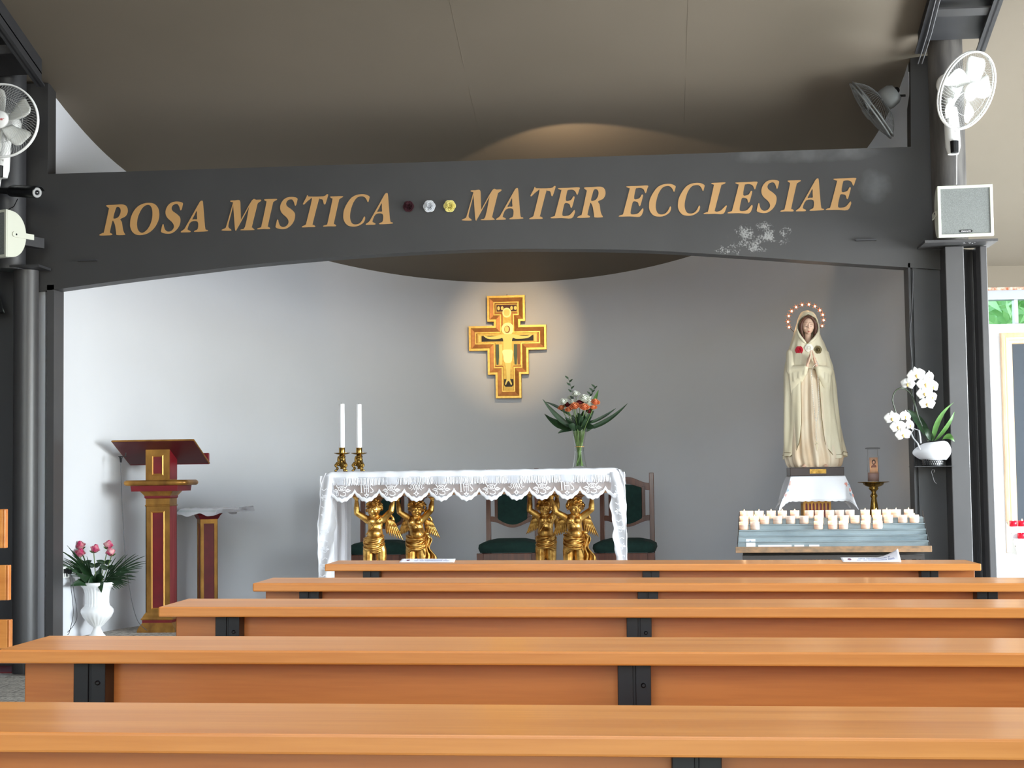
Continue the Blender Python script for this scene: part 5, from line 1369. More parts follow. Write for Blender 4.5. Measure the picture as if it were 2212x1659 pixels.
for k in range(4):
    for i in range(120):
        t0, t1 = i/120, (i+1)/120
        def ed(t, o):
            uv = [(t,-o),(1+o,t),(1-t,1+o),(-o,1-t)][k]; return cloth_pt(*uv)
        sc = lambda t: .012+.007*abs(math.sin(t*PI*16))
        m.add([ed(t0,0), ed(t1,0), ed(t1,sc(t1)), ed(t0,sc(t0))], [(0,1,2,3)])
m.build('lace_hem', see_through(mat('fine_lace', srgb(246,247,252), .9, transl=.2), .8), clo)
rn = random.Random(9)
for nm, colr, sites in (('embroidered_rose', srgb(226,158,146), [(.10,.13),(.14,.08),(.84,.12),(.90,.10),(.22,.17),(.78,.16),(.88,.17)]), ('embroidered_leaf', srgb(160,184,200), [(.08,.09),(.12,.17),(.17,.12),(.86,.08),(.92,.14),(.82,.18),(.07,.15)])):
    m = MB()
    for u, v in sites:
        for k in range(7):
            a = rn.uniform(0,6.3); du, dv = .020*math.cos(a)*rn.random(), .020*math.sin(a)*rn.random(); r = .008+.005*rn.random()
            ps = [cloth_pt(u+du+r*math.cos(q), max(.0,v+dv+r*math.sin(q)), .0025) for q in [2*PI*j/7 for j in range(7)]]
            ps = [(x, y-.003, z) for x, y, z in ps]; m.add(ps, [tuple(range(7))])
    m.build(nm, mat(nm+'_thread', colr, .8), clo)['kind'] = 'stuff'
# ------------------------------------------------------------------ brass stand with a memorial candle
Y = 9.62; c = PY(1887, 1045, Y); zp = c.z
st = thing('brass_candle_stand', 'tall turned brass candle stand between the madonna statue and the right column', 'candle stand', (c.x, Y, .15)); h = zp-.15
m = MB(); m.lathe([(.0,0),(.12,.0),(.12,.02),(.09,.05),(.045,.09),(.035,.14),(.05,.18),(.05,.24),(.032,.28),(.036,h-.24),(.022,h-.13),(.015,h-.085),(.020,h-.078),(.022,h-.070),(.016,h-.062),(.012,h-.052),(.017,h-.042),(.026,h-.034),(.03,h-.026),(.024,h-.02),(.05,h-.012),(.058,h-.004)], 36); m.build('stem', M_BRASS, st)
m = MB(); m.lathe([(.02,h-.006),(.06,h-.004),(.064,h+.006),(.093,h+.009),(.094,h+.012),(.05,h+.010),(.0,h+.010)], 12); m.build('drip_pan', M_BRASS, st)
zc = zp+.0125
cd_ = thing('memorial_candle', 'lit glass memorial candle with a small printed portrait, on the brass stand', 'candle', (c.x, Y, zc))
m = MB(); m.lathe([(.0,.0),(.034,.0),(.035,.004),(.035,.15),(.032,.156),(.032,.195)], 28, caps=False); m.build('glass_tube', M_GLASS, cd_)
m = MB(); m.lathe([(.030,.195),(.044,.197),(.044,.203),(.030,.205)], 28); m.build('glass_lid', glass('smoky_lid', (.75,.75,.75,1)), cd_)
m = MB(); m.lathe([(.0,.002),(.0325,.002),(.0325,.055),(.004,.052),(.0,.052)], 24); m.build('wax', mat('pinkish_wax', srgb(196,170,166), .5, transl=.4), cd_)
m = MB(); m.tube([(0,0,.05),(0,0,.07)], .0008, 6); m.build('wick', M_SOOT, cd_)
m = MB(); m.lathe([(.0005,.068),(.0035,.074),(.0045,.081),(.003,.090),(.0004,.100)], 12); m.build('flame', M_FLAME, cd_)
P = []; 
for i in range(2): P.append([(.0354*math.sin(a), -.0354*math.cos(a), lerp(.05,.145,i)) for a in [lerp(-.75,.75,j/12) for j in range(13)]])
m = MB(); m.grid(P); pic = m.build('printed_portrait', mat('printed_skyblue', srgb(168,150,140), .5, transl=.6), cd_)
def onlab(x, z, r=.0360): a = x/.0354; return (r*math.sin(a), -r*math.cos(a), z)
m = MB(); m.add([onlab(.011*math.cos(q), .118+.015*math.sin(q)) for q in [2*PI*j/16 for j in range(16)]], [tuple(range(16))]); m.build('portrait_hair', mat('print_dark', srgb(50,32,30), .6), cd_)
m = MB(); m.add([onlab(.0062*math.cos(q), .116+.009*math.sin(q), .0363) for q in [2*PI*j/14 for j in range(14)]], [tuple(range(14))]); m.build('portrait_face', mat('print_skin', srgb(216,160,134), .6), cd_)
m = MB(); m.add([onlab(.017*math.cos(q), .085+.017*math.sin(q), .0360) for q in [PI*j/14 for j in range(15)]], [tuple(range(15))]); m.build('portrait_robe', mat('print_robe', srgb(176,110,96), .6, transl=.5), cd_)
pl = bpy.data.lights.new('memorial_glow', 'POINT'); pl.energy = .035; pl.color = (1,.6,.3); pl.shadow_soft_size = .008
l = bpy.data.objects.new('memorial_glow', pl); COL.objects.link(l); l.location = (c.x, Y, zc+.115)

# ------------------------------------------------------------------ cross on the niche wall
YC = 12.405; cc = PY(1097, 750, YC)
KC = (cc-CAM).dot(FW)/FPX
cr = thing('icon_cross', 'stepped gilded wooden cross with a painted figure, lit by a spotlight', 'cross', (cc.x, YC, cc.z))
G = lambda x, y: ((1000+x/6.911-1097)*KC, (750-(630+y/6.911))*KC)
outer = [G(*p) for p in [(372,60),(942,60),(942,452),(870,452),(870,508),(1255,508),(1255,882),(985,882),(985,1243),(872,1243),(872,1596),(485,1596),(485,1243),(370,1243),(370,882),(92,882),(92,508),(470,508),(470,452),(372,452)]]
cxm = 0
def inset(poly, d):
    n = len(poly); out = []
    ar = sum(poly[i][0]*poly[(i+1) % n][1]-poly[(i+1) % n][0]*poly[i][1] for i in range(n)); sg = 1 if ar > 0 else -1
    for i in range(n):
        p0, p1, p2 = poly[i-1], poly[i], poly[(i+1) % n]
        def nrm(a, b):
            dx, dy = b[0]-a[0], b[1]-a[1]; L = math.hypot(dx, dy); return (-dy/L*sg, dx/L*sg)
        n1, n2 = nrm(p0, p1), nrm(p1, p2); out.append((p1[0]+(n1[0]+n2[0])*d, p1[1]+(n1[1]+n2[1])*d))
    return out
u = KC/6.911
M_CRG = mat('cross_gold_leaf', srgb(244,206,112), .42, .45, var=srgb(216,166,72), vs=40, bump=.2, bs=120, bdist=.001)
M_CRB = mat('cross_brown_gold', srgb(170,112,48), .45, .35, var=srgb(140,86,36), vs=30)
def band(d0, y0, d1, y1):
    a = inset(outer, d0*u); b = inset(outer, d1*u); n = len(a)
    m = MB(); m.add([(x, y0, z) for x, z in a]+[(x, y1, z) for x, z in b], [(i, (i+1) % n, n+(i+1) % n, n+i) for i in range(n)]); return m
m = MB(); m.prism(outer, -.030, 0); m.build('back_board', M_CRB, cr)
def joined(*bs):
    r = MB()
    for b in bs: r.add(b.v, b.f)
    return r
joined(band(0,-.030,3,-.044), band(3,-.044,34,-.044), band(34,-.044,40,-.036)).build('outer_rim', M_CRG, cr)
band(40,-.036,92,-.0315).build('inner_slope', M_CRB, cr)
joined(band(92,-.0315,96,-.040), band(96,-.040,112,-.040), band(112,-.040,116,-.034)).build('inner_rim', M_CRG, cr)
ip = inset(outer, 116*u); 
# drop self-touching steps in the narrow neck: keep a simple painted field
field = [G(*p) for p in [(500,188),(826,188),(826,310),(735,310),(735,600),(1115,600),(1115,765),(870,765),(870,1110),(755,1110),(755,1480),(605,1480),(605,1110),(490,1110),(490,765),(222,765),(222,600),(605,600),(605,310),(500,310)]]
M_IC = mat('icon_gold_ground', srgb(236,202,92), .5, .1, var=srgb(206,164,70), vs=50)
m = MB(); m.prism(inset(outer, 112*u) if False else field, -.0335, -.031); m.build('painted_field', M_IC, cr)
PC = {'skin': mat('icon_skin', srgb(246,222,120), .5), 'dark': mat('icon_dark_red', srgb(84,40,30), .6), 'green': mat('icon_green', srgb(74,92,72), .6), 'black': mat('icon_black', srgb(30,22,20), .6), 'halo': mat('icon_halo', srgb(250,226,150), .4, .3), 'brown': mat('icon_brown', srgb(150,92,48), .6)}
def shape(pts, colr, y, th=.0012, nm='painted_shape', sm=True, k=4):
    sp = spline(pts, k) if sm else pts
    m = MB(); m.prism([G(*p) for p in sp], y-th, y); return m.build(nm, PC[colr], cr)
circ = lambda x, y, rx, ry, n=14: [(x+rx*math.cos(2*PI*i/n), y+ry*math.sin(2*PI*i/n)) for i in range(n)]
shape([(285,660),(1060,660),(1060,745),(285,745)], 'black', -.0336, nm='dark_band', sm=False)
shape([(612,1310),(752,1310),(752,1400),(730,1425),(635,1425),(612,1400)], 'black', -.0336, nm='foot_panel', sm=False)
shape([(515,200),(815,200),(815,300),(515,300)], 'dark', -.0336, nm='upper_panel', sm=False)
for x in (545,600,740,795): shape(circ(x,250,20,30), 'skin', -.0349, nm='ornament_oval')
shape(circ(668,318,66,74,22), 'halo', -.035, nm='medallion'); shape(circ(668,318,46,54,20), 'skin', -.0363, nm='medallion_field')
for x, colr in ((520,'green'),(572,'skin'),(790,'green'),(838,'brown')):
    shape([(x-24,790),(x+22,790),(x+24,960),(x+14,1095),(x-16,1095),(x-26,960)], colr, -.0349, nm='coloured_panel', sm=False)
for x in (255,1090): shape([(x-18,650),(x+18,650),(x+16,750),(x-16,750)], 'skin', -.0349, nm='end_panel', sm=False)
shape(circ(678,560,92,92,26), 'halo', -.0362, nm='halo_disc')
fig = [(628,640),(560,650),(470,668),(380,670),(330,650),(318,662),(372,700),(470,712),(560,705),(600,700),(612,790),(606,880),(622,960),(628,1060),(645,1150),(652,1260),(650,1320),(628,1380),(640,1398),(668,1345),(690,1345),(716,1398),(732,1380),(706,1320),(704,1260),(712,1150),(722,1060),(736,960),(738,880),(736,790),(750,700),(800,712),(900,712),(985,700),(1038,662),(1026,650),(980,668),(880,668),(800,650),(722,640)]
shape(fig, 'skin', -.0375, .002, 'painted_figure', k=3)
shape(circ(670,568,44,56,20), 'brown', -.0392, .001, nm='figure_hair'); shape(circ(664,566,32,46,18), 'skin', -.0402, .002, nm='figure_face')
shape([(602,880),(738,880),(744,960),(722,1060),(628,1060),(606,960)], 'halo', -.0395, .0015, nm='loin_cloth')
m = MB(); m.tube([(G(668,1596)[0]*0, -.02, G(0,60)[1]), (0,-.02,G(0,40)[1]), (.004,-.02,G(0,44)[1])], .0018, 6); m.build('hanging_hook', M_BLACK, cr)

# spotlight fixed to the back of the girder, aimed at the cross
lp = Vector((-.55, 9.47, 2.90))
fx = thing('spotlight', 'small black spotlight mounted behind the girder, aimed at the cross', 'spotlight', tuple(lp))
tgt = cc+Vector((0,0,.05))
dirv = (tgt-lp).normalized(); Rm = dirv.to_track_quat('-Z','Y').to_matrix().to_4x4()
m = MB(); m.m = Rm; m.lathe([(.03,.10),(.035,.09),(.04,.0),(.05,-.0),(.05,-.005),(.038,-.004),(.03,.06)], 24, caps=False); m.build('housing', M_BLACK, fx)
m = MB(); m.box(-.01,.01,-.14,-.0,.06,.075); m.tube([(0,-.13,.07),(0,-.02,.09),(0,0,.08)], .006, 8); m.build('bracket', M_BLACK, fx)
def spot(pw, size, blend, tgt, colr, off=(0,0,0), rad=.02, nm='spotlight_beam'):
    l = bpy.data.lights.new(nm, 'SPOT'); l.energy = pw; l.spot_size = math.radians(size); l.spot_blend = blend; l.color = colr; l.shadow_soft_size = rad
    o = bpy.data.objects.new(nm, l); COL.objects.link(o); o.location = lp+dirv*.02+Vector(off)
    o.rotation_euler = (Vector(tgt)-Vector(o.location)).to_track_quat('-Z','Y').to_euler(); return o
spot(200, 24, 1.0, tgt+Vector((.05,0,.03)), (1,.72,.40)); spot(60, 12, 1.0, tgt+Vector((.03,0,.03)), (1,.74,.42)); spot(15, 104, .15, lp+Vector((.15,1,.12)), (1,.74,.46))

# ------------------------------------------------------------------ lectern
YL = 10.02; lc = PY(340, 1371, YL); kx = (lc-CAM).dot(FW)/FPX
base = PY(340.5, 1200, YL); lec = thing('lectern', 'red and gold lectern with slanted reading board, left side of the niche', 'lectern', (base.x, YL+.08, .15)); lo = Vector(lec.location)
LZ = lambda py: PY(340, py, YL).z-.15
LX = lambda px: PY(px, 1100, YL).x-lo.x
hw = .0795
m = MB(); m.sq([(.125,0),(.125,.012),(.118,.03),(.105,.05),(.098,.060)]); m.build('base', M_GOLDM, lec, bevel=.003)
m = MB(); m.sq([(.098,.0602),(.098,.078)]); m.build('red_base_band', M_REDP, lec)
m = MB(); m.sq([(.104,.0782),(.106,.086),(.098,.094),(.090,.110),(hw,.125)]); m.build('base_moulding', M_GOLDM, lec, bevel=.002)
zc0, zc1 = .125, LZ(1094)
m = MB(); m.sq([(hw-.006,zc0+.001),(hw-.006,zc1-.001)]); m.build('red_shaft', M_REDP, lec)
m = MB(); pz0, pz1, pw = LZ(1313), LZ(1108), .0345
for sd in range(4):
    m.m = Matrix.Rotation(sd*PI/2, 4, 'Z')
    if sd == 1: continue
    m.prism([(-hw,zc0),(hw,zc0),(hw,zc1),(-hw,zc1)], -hw, -hw+.0055, 'y', [[(-pw-.012,pz0-.012),(pw+.012,pz0-.012),(pw+.012,pz1+.012),(-pw-.012,pz1+.012)]])
m.build('gold_frame', M_GOLDM, lec)
def bead_frame(hwx, z0, z1, y):
    m = MB()
    def strip_(a, b):
        pts = [a, b]; m.add([(a[0],y,a[1]),(b[0],y,b[1])], [])
    o = [(-hwx-.012,z0-.012),(hwx+.012,z0-.012),(hwx+.012,z1+.012),(-hwx-.012,z1+.012)]; i_ = [(-hwx,z0),(hwx,z0),(hwx,z1),(-hwx,z1)]; md = [((a[0]+b[0])/2,(a[1]+b[1])/2) for a, b in zip(o, i_)]
    v = [(a,y,b) for a,b in o]+[(a,y-.005,b) for a,b in md]+[(a,y+.0045,b) for a,b in i_]
    m.add(v, [(k, (k+1)%4, 4+(k+1)%4, 4+k) for k in range(4)]+[(4+k, 4+(k+1)%4, 8+(k+1)%4, 8+k) for k in range(4)]); return m
M_GOLDL = mat('bright_gold_bead', srgb(206,156,82), .5, .7)
bead_frame(pw, pz0, pz1, -hw).build('bead_frame', M_GOLDL, lec)
M_REDF = wood('worn_red_side', srgb(156,64,66), srgb(120,32,38), 2.0, .5, 0, 2)
m = MB(); m.box(hw-.0058, hw, -hw+.006, hw, zc0, zc1); m.build('side_panel', M_REDF, lec)
m = MB(); m.sq([(hw,zc1),(hw+.004,zc1+.003),(hw+.004,zc1+.008),(hw,zc1+.011),(hw,LZ(1077))]); m.build('neck_moulding', M_GOLDM, lec)
m = MB(); m.sq([(hw+.001,LZ(1077)),(.086,LZ(1075)),(.086,LZ(1071))]); m.build('red_capital_band', M_REDP, lec)
m = MB(); m.sq([(.086,LZ(1071)),(.092,LZ(1068)),(.104,LZ(1063)),(.108,LZ(1061))]); m.build('gold_capital', M_GOLDM, lec)
m = MB(); m.sq([(.152,LZ(1061)-.0),(.156,LZ(1049))]); m.build('red_cornice', M_REDP, lec)
m = MB(); zz0, zz1 = LZ(1048.8), LZ(1037)
rs = []
for z, g in ((zz0,-.010),(lerp(zz0,zz1,.2),.0),(lerp(zz0,zz1,.5),.003),(lerp(zz0,zz1,.8),0),(zz1,-.010)):
    rs.append([(( .212+g)*math.copysign(abs(math.cos(a))**.25, math.cos(a)), (.16+g)*math.copysign(abs(math.sin(a))**.25, math.sin(a)), z) for a in [2*PI*j/48 for j in range(48)]])
m.rings(rs); m.build('gold_shelf', M_GOLDM, lec)
b0, b1 = zz1+.0002, LZ(967)
m = MB(); m.sq([(hw,b0),(hw,b1)]); m.build('upper_block', M_GOLDM, lec)
q0, q1 = LZ(1023), LZ(987)
bead_frame(.027, q0, q1, -hw-.0008).build('small_bead_frame', M_GOLDL, lec)
m = MB(); m.box(-.027,.027,-hw-.0012,-hw-.0006,q0,q1); m.build('red_inset', M_REDP, lec)
m = MB(); m.box(hw+.0004,hw+.002,-hw+.004,hw,b0+.004,b1-.004); m.build('block_side', M_REDP, lec)
# reading board, high edge towards the pews
A_, B_ = PY(242, 956, YL-.12), PY(418, 952, YL-.12); zA = (A_.z+B_.z)/2-.15; xA, xB = A_.x-lo.x, B_.x-lo.x
yn, yf = YL-.12-lo.y, YL+.24-lo.y; zF = PY(367, 1004, YL+.24).z-.15
nrm_ = Vector((0, -(zF-zA), (yf-yn))).normalized()
m = MB(); t_ = .014
v = []
for (x, y, z) in ((xA,yn,zA),(xB,yn,zA),(xB,yf,zF),(xA,yf,zF)): v.append((x,y,z))
for (x, y, z) in list(v): v.append((x, y+nrm_.y*t_, z+nrm_.z*t_))
m.add(v, [(0,3,2,1),(4,5,6,7),(0,1,5,4),(1,2,6,5),(2,3,7,6),(3,0,4,7)]); bd = m.build('reading_board', mat('dark_red_board', srgb(84,28,34), .4), lec)
m = MB(); m.tube([(xA,yn-.001,zA+t_*.5),(xB,yn-.001,zA+t_*.5)], .0055, 8); m.tube([(xA-.001,yn,zA+t_*.5),(xA-.001,yf,zF+t_*.5)], .005, 8); m.tube([(xB+.001,yn,zA+t_*.5),(xB+.001,yf,zF+t_*.5)], .005, 8); m.build('gold_edge', M_GOLDM, bd)
m = MB(); m.box(xA, xB+.002, yf-.012, yf+.004, zF, zF+.075); m.build('book_ledge', M_REDP, bd, bevel=.006); 
# microphone with its cable
mp = PY(261, 988, YL-.02)
mic = thing('microphone', 'small black microphone hanging under the lectern board', 'microphone', tuple(mp))
m = MB(); m.lathe([(.0,-.035),(.005,-.034),(.007,-.02),(.010,-.004),(.012,.004),(.003,.008)], 14); m.build('body', M_BLACK, mic)
m = MB(); m.cbox((.012,0,.006),(.055,.012,.005)); m.tube([(.03,0,.006),(.034,.0,.03)], .004, 8); m.build('clip', M_BLACK, mic)
m = MB(); pts = [PY(px, py, YL-.02+dy)-mp for px, py, dy in [(261,1000,0),(262,1050,0),(265,1110,.0),(269,1180,.0),(275,1240,0),(284,1295,0),(293,1330,-.02),(302,1348,-.04),(318,1362,-.05)]]
m.tube(spline([tuple(p) for p in pts], 5, False), .0022, 6); m.build('cable', mat('grey_cable', srgb(80,80,84), .5), mic)

# ------------------------------------------------------------------ side table
YT = 10.72; tc_ = PY(448, 1200, YT); ta = thing('side_table', 'small red and gold pedestal table between lectern and altar', 'table', (tc_.x, YT, .15))
TZ = lambda py: PY(448, py, YT).z-.15
zt_ = TZ(1104); s_ = .060
R_ = math.radians(27); 
def rsq(m, prof): m.m = Matrix.Rotation(R_, 4, 'Z'); m.sq(prof); m.m = Matrix.Identity(4); return m
m = rsq(MB(), [(.11,0),(.11,.03),(.09,.05),(.075,.08),(s_,.10)]); m.build('base', M_GOLDM, ta)
m = rsq(MB(), [(s_-.005,.10),(s_-.005,zt_-.04)]); m.build('red_shaft', M_REDP, ta)
m = MB()
for sd in range(4):
    m.m = Matrix.Rotation(R_+sd*PI/2, 4, 'Z'); m.prism([(-s_,.10),(s_,.10),(s_,zt_-.055),(-s_,zt_-.055)], -s_, -s_+.0045, 'y', [[(-.036,.14),(.036,.14),(.036,zt_-.085),(-.036,zt_-.085)]])
m.m = Matrix.Identity(4); m.build('gold_frame', M_GOLDM, ta)
m = rsq(MB(), [(s_+.002,zt_-.055),(s_+.008,zt_-.045),(.075,zt_-.03),(.092,zt_-.012),(.092,zt_-.002)]); m.build('capital', M_REDP, ta)
m = MB(); m.lathe([(.0,zt_-.0015),(.215,zt_-.0015),(.22,zt_+.004),(.215,zt_+.010),(.0,zt_+.010)], 40); m.build('round_top', glass('table_glass', (.9,.93,.92,1)), ta)
tcl = thing('table_cloth', 'crumpled white lace edged cloth lying over the small side table', 'cloth', (tc_.x, YT, .15+zt_+.0115))
P = []; N_ = 60
for i in range(N_+1):
    u_ = i/N_*2-1; row = []
    for j in range(N_+1):
        v_ = j/N_*2-1; x = u_*.245+.03; y = v_*.20; r = math.hypot((x-.0)/.22, y/.20)
        drop = .040*smooth01((r-.82)/.22)*(1.0 if x < .16 else .35)+.010*smooth01((r-.85)/.2)*math.sin(math.atan2(y,x)*9); lift = .012*max(0, x-.1)/.17
        row.append((x, y, .003+.0035*math.sin(u_*11+v_*4)*math.sin(v_*9)+.004*math.sin(u_*23+v_*3)*.4 - drop + lift+.0035))
    P.append(row)
m = MB(); m.grid(P); m.build('linen', M_LINEN, tcl, solid=.0025)
m = MB(); P = []
for j in range(3): P.append([( .275+.004*j+.012*(1-abs(i/30*2-1)), (i/30*2-1)*.20, .016-.004*j-.012*j) for i in range(31)])
m.grid([[(x, y, z) for x, y, z in r] for r in P]); m.build('lace_edge', M_NET, tcl)
P = [[(lerp(.12,.285,i/12), -.2-.004*j, lerp(-.0, .010, i/12)-.012*j) for i in range(13)] for j in range(3)]
m = MB(); m.grid(P); m.build('lace_edge', M_NET, tcl)

# ------------------------------------------------------------------ white urn with roses
YU = 9.70; uc = PY(210, 1300, YU); ku = (uc-CAM).dot(FW)/FPX
urn = thing('garden_urn', 'white fluted urn on the floor left of the lectern', 'urn', (uc.x, YU, .15)); UZ = lambda py: PY(210, py, YU).z-.15
prof = [(.0,0),(.052,0),(.052,.012),(.042,.020),(.026,UZ(1360)),(.022,UZ(1355)),(.040,UZ(1350)),(.062,UZ(1342)),(.087,UZ(1333)),(.1035,UZ(1322)),(.1015,UZ(1316)),(.088,UZ(1311)),(.076,UZ(1308)),(.072,UZ(1302)),(.072,UZ(1290)),(.075,UZ(1280)),(.084,UZ(1271)),(.098,UZ(1267)),(.108,UZ(1263)),(.110,UZ(1259.5)),(.106,UZ(1257)),(.098,UZ(1258)),(.088,UZ(1264)),(.06,UZ(1266)),(.0,UZ(1266))]
prof = [(r*.985, max(z, 0)) for r, z in prof]
ztop_n, zbot_n = UZ(1270), UZ(1309)
def fl_(t, z): return .035*abs(math.sin(t*PI*24)) if zbot_n < z < ztop_n else (.018*math.sin(t*PI*40) if UZ(1356) < z <= zbot_n-.01 and z < UZ(1330) else 0)
m = MB(); m.lathe(prof, 144, flute=fl_); m.build('urn_body', mat('white_glazed_urn', srgb(238,238,238), .45), urn)
uf = thing('urn_flowers', 'five pink and white roses with dark leaves and palm blades in the white urn', 'flowers', (uc.x, YU, .15)); uo = Vector((uc.x, YU, .15))
UL = lambda px, py, dy=0: PY(px, py, YU+dy)-uo
M_PINK = mat('pink_edged_rose', srgb(240,190,190), .6, var=srgb(198,40,104), vs=28, vamt=.25, transl=.25)
for i, (x, y, dy) in enumerate([(250,925,.02),(240,978,-.02),(340,950,-.01),(440,922,.02),(468,972,-.02)]):
    px, py = 100+x/3.317, 900+y/3.317; p = UL(px, py, dy); mb = rose_mb(.036, 60+i, 5, .7, 1.1); ob = mb.build('pink_rose', M_PINK, uf, p-Vector((0,0,.02)), solid=.0006)
    ob.rotation_euler = (.35, random.uniform(-.2,.2), i)
    m = MB(); q = p-Vector((0,0,.02)); m.tube([tuple(q), tuple(q*.6+Vector((0,0,.10))), (q.x*.2, q.y*.2, UZ(1262))], .003, 6); m.build('stem', M_STEM, uf)
    m = MB()
    for a in range(5): leaf_mb(m, q+Vector((0,0,-.003)), q+Vector((.028*math.cos(a*1.256), .028*math.sin(a*1.256), .012)), .006, n=5)
    m.build('sepals', M_LEAF2, uf)
    for s_ in (-1, 1):
        m = MB(); q2 = q*.75+Vector((0,0,.045)); leaf_mb(m, q2, q2+Vector((s_*.05, -.02, .02)), .016); m.build('leaf', M_LEAF, uf)
root = Vector((0, 0, UZ(1262)))
for i, (x, y, w_, bd) in enumerate([(170,1215,.026,(0,0,.02)),(395,1262,.024,(.02,-.05,.04)),(250,1150,.024,(0,-.02,.02)),(330,1130,.024,(0,-.03,.0)),(300,1180,.026,(0,-.05,.02)),(215,1120,.022,(0,0,.0)),(365,1100,.020,(0,0,0)),(395,1060,.016,(0,0,0)),(225,1060,.016,(0,0,0)),(420,1150,.024,(0,-.02,.02)),(275,1090,.022,(0,-.03,0))]):
    p = UL(100+x/3.317, 900+y/3.317, -.20 if x < 240 else (-.07 if y > 1100 else .0)); m = MB(); leaf_mb(m, root+Vector((0,-.01,.0)), p, w_*1.15, bd, side=(.9,.1,.3) if i == 1 else None); m.build('leaf', M_LEAF, uf)
def frond(tip, n, spread):
    m = MB(); p0 = root+Vector((0,0,.01)); p1 = tip; sh = p0.lerp(p1, .45)
    m.tube([tuple(p0), tuple(sh)], .0022, 5); rn = random.Random(int(abs(p1.x)*1000))
    for k in range(n):
        a = lerp(-spread, spread, k/(n-1)); d = (p1-p0); L_ = d.length*.62*(1-.25*abs(a/spread)); d = d.normalized()
        d2 = (d+Vector((d.z*a*.8, rn.uniform(-.25,.25), -d.x*a*.8 if abs(d.x) > .2 else a*.3))).normalized()
        q = p0.lerp(sh, .4+.6*(1-abs(a/spread)))
        leaf_mb(m, q, q+d2*L_, .0038, (0,0,.010), n=7, cup=.1)
    m.build('palm_frond', M_LEAF, uf)
for x, y in ((125,960),(90,1050),(690,1010),(640,1150),(680,1060),(575,1200),(165,985)): frond(UL(100+x/3.317, 900+y/3.317, -.27 if x < 300 else random.uniform(-.06,.02)), 11, .75)
# socket on the wall with plugs
sx = CX-AX*math.cos(math.asin(min(1,(9.83-Y0)/BY)))
sp_ = PY(138, 1231, 9.74)
so_ = thing('power_socket', 'white surface mounted wall socket with black plugs beside the urn', 'socket', (-3.649, 9.40, sp_.z))
m = MB(); m.box(0,.045,0,.135,-.035,.035); m.build('box', M_WHITE_PL, so_, bevel=.004)
for dx, dz in ((.045,.010),(.10,.002)):
    m = MB(); m.cbox((.056,dx,dz),(.022,.03,.026)); m.tube([(.06,dx,dz-.012),(.062,dx,dz-.035)], .006, 8); m.build('plug', M_BLACK, so_)
so__ = Vector(so_.location)
sc_ = thing('socket_cords', 'two thin dark cords hanging from the wall socket behind the urn', 'cord', tuple(so__+Vector((.062,.045,-.03))))
for i, pp in enumerate(([(150,1240),(154,1275),(157,1300),(158,1330),(150,1365),(146,1371)], [(155,1242),(160,1280),(165,1310),(166,1335),(158,1352),(146,1366)])):
    m = MB(); o3 = so__+Vector((.062,.045,-.03)); m.tube(spline([tuple(PY(a, b, 9.47)-o3) for a, b in pp], 5, False), .0020, 6); m.build('cord', mat('dark_cord', srgb(60,60,64), .5), sc_)

# ------------------------------------------------------------------ orchid on the column shelf
YO = 9.08; oc = PY(2015, 1007, YO); oo = Vector((oc.x, YO, oc.z))
sh_ = thing('column_shelf', 'thin dark metal shelf with scroll bracket on the right column under the orchid', 'shelf', tuple(oo))
OL = lambda px, py, dy=0: PY(px, py, YO+dy)-oo
m = MB(); a, b = OL(1971, 1008), OL(2057, 1008); m.box(a.x, b.x, -.085, .13, -.003, 0); m.build('plate', M_STEEL_D, sh_)
m = MB(); m.tube(spline([tuple(OL(px, py, .02)) for px, py in [(2023,1045),(2018,1040),(2015,1030),(2012,1020),(2014,1014),(2018,1016),(2017,1021)]], 5, False), .003, 6); m.build('scroll_bracket', M_STEEL, sh_)
orch = thing('orchid', 'potted white moth orchid with two arching stems on the column shelf', 'plant', tuple(oo+Vector((0,0,.0005))))
M_MESHPOT = mat('perforated_dark_pot', srgb(58,58,60), .35, .7)
m = MB(); rs = []; n = 44
m.lathe([(.052,.001),(.056,.02),(.062,.07),(.064,.085)], 40, caps=False); m.lathe([(.0,.002),(.052,.002)], 30, caps=False); m.build('pot', M_MESHPOT, orch)
m = MB()
for k in range(5):
    for j in range(30):
        a = 2*PI*(j+.5*(k%2))/30; r = .0565+.0018*k; z = .012+.0115*k
        m.add([(r*math.cos(a)*1.012+.0028*math.cos(t)*-math.sin(a), r*math.sin(a)*1.012+.0028*math.cos(t)*math.cos(a), z+.0036*math.sin(t)) for t in [2*PI*q/6 for q in range(6)]], [tuple(range(6))])
m.build('pot_holes', mat('pot_hole', srgb(150,150,150), .4, .6), orch)['kind'] = 'stuff'
m = MB(); m.lathe([(.0,.072),(.06,.072)], 24, caps=False); m.build('soil', mat('bark_soil', srgb(52,38,30), .95, bump=.6, bs=90), orch)
M_ORG = see_through(mat('organza', srgb(236,236,240), .6, transl=.4), .40)
P = []
for i in range(9):
    v = i/8; row = []
    for j in range(60):
        a = 2*PI*j/59; r = .066+.026*math.sin(v*PI)*(.6+.4*math.sin(a*2+1))+.012*v; zt2 = .055+.075*v+.030*math.sin(a+2.7)*(v-.2)+.002*math.sin(a*5)
        row.append((r*1.15*math.cos(a), r*math.sin(a), zt2-.015))
    P.append(row)
m = MB(); m.grid(P); m.build('organza_wrap', M_ORG, orch, solid=.0008)
m = MB()
b0 = [OL(1880+x/3.605, 780+y/3.605, -.09) for x, y in [(395,690),(375,640),(340,600),(322,560),(345,525),(385,540),(395,590),(400,640)]]
P = [[tuple(p*(1)+Vector((0,.0,0))) for p in b0], [tuple(p+Vector((0,.045,.0))) for p in b0]]
m.grid(P); m.build('ribbon_loop', M_ORG, orch, solid=.0008)
M_ORST = mat('dark_orchid_stem', srgb(40,52,34), .4)
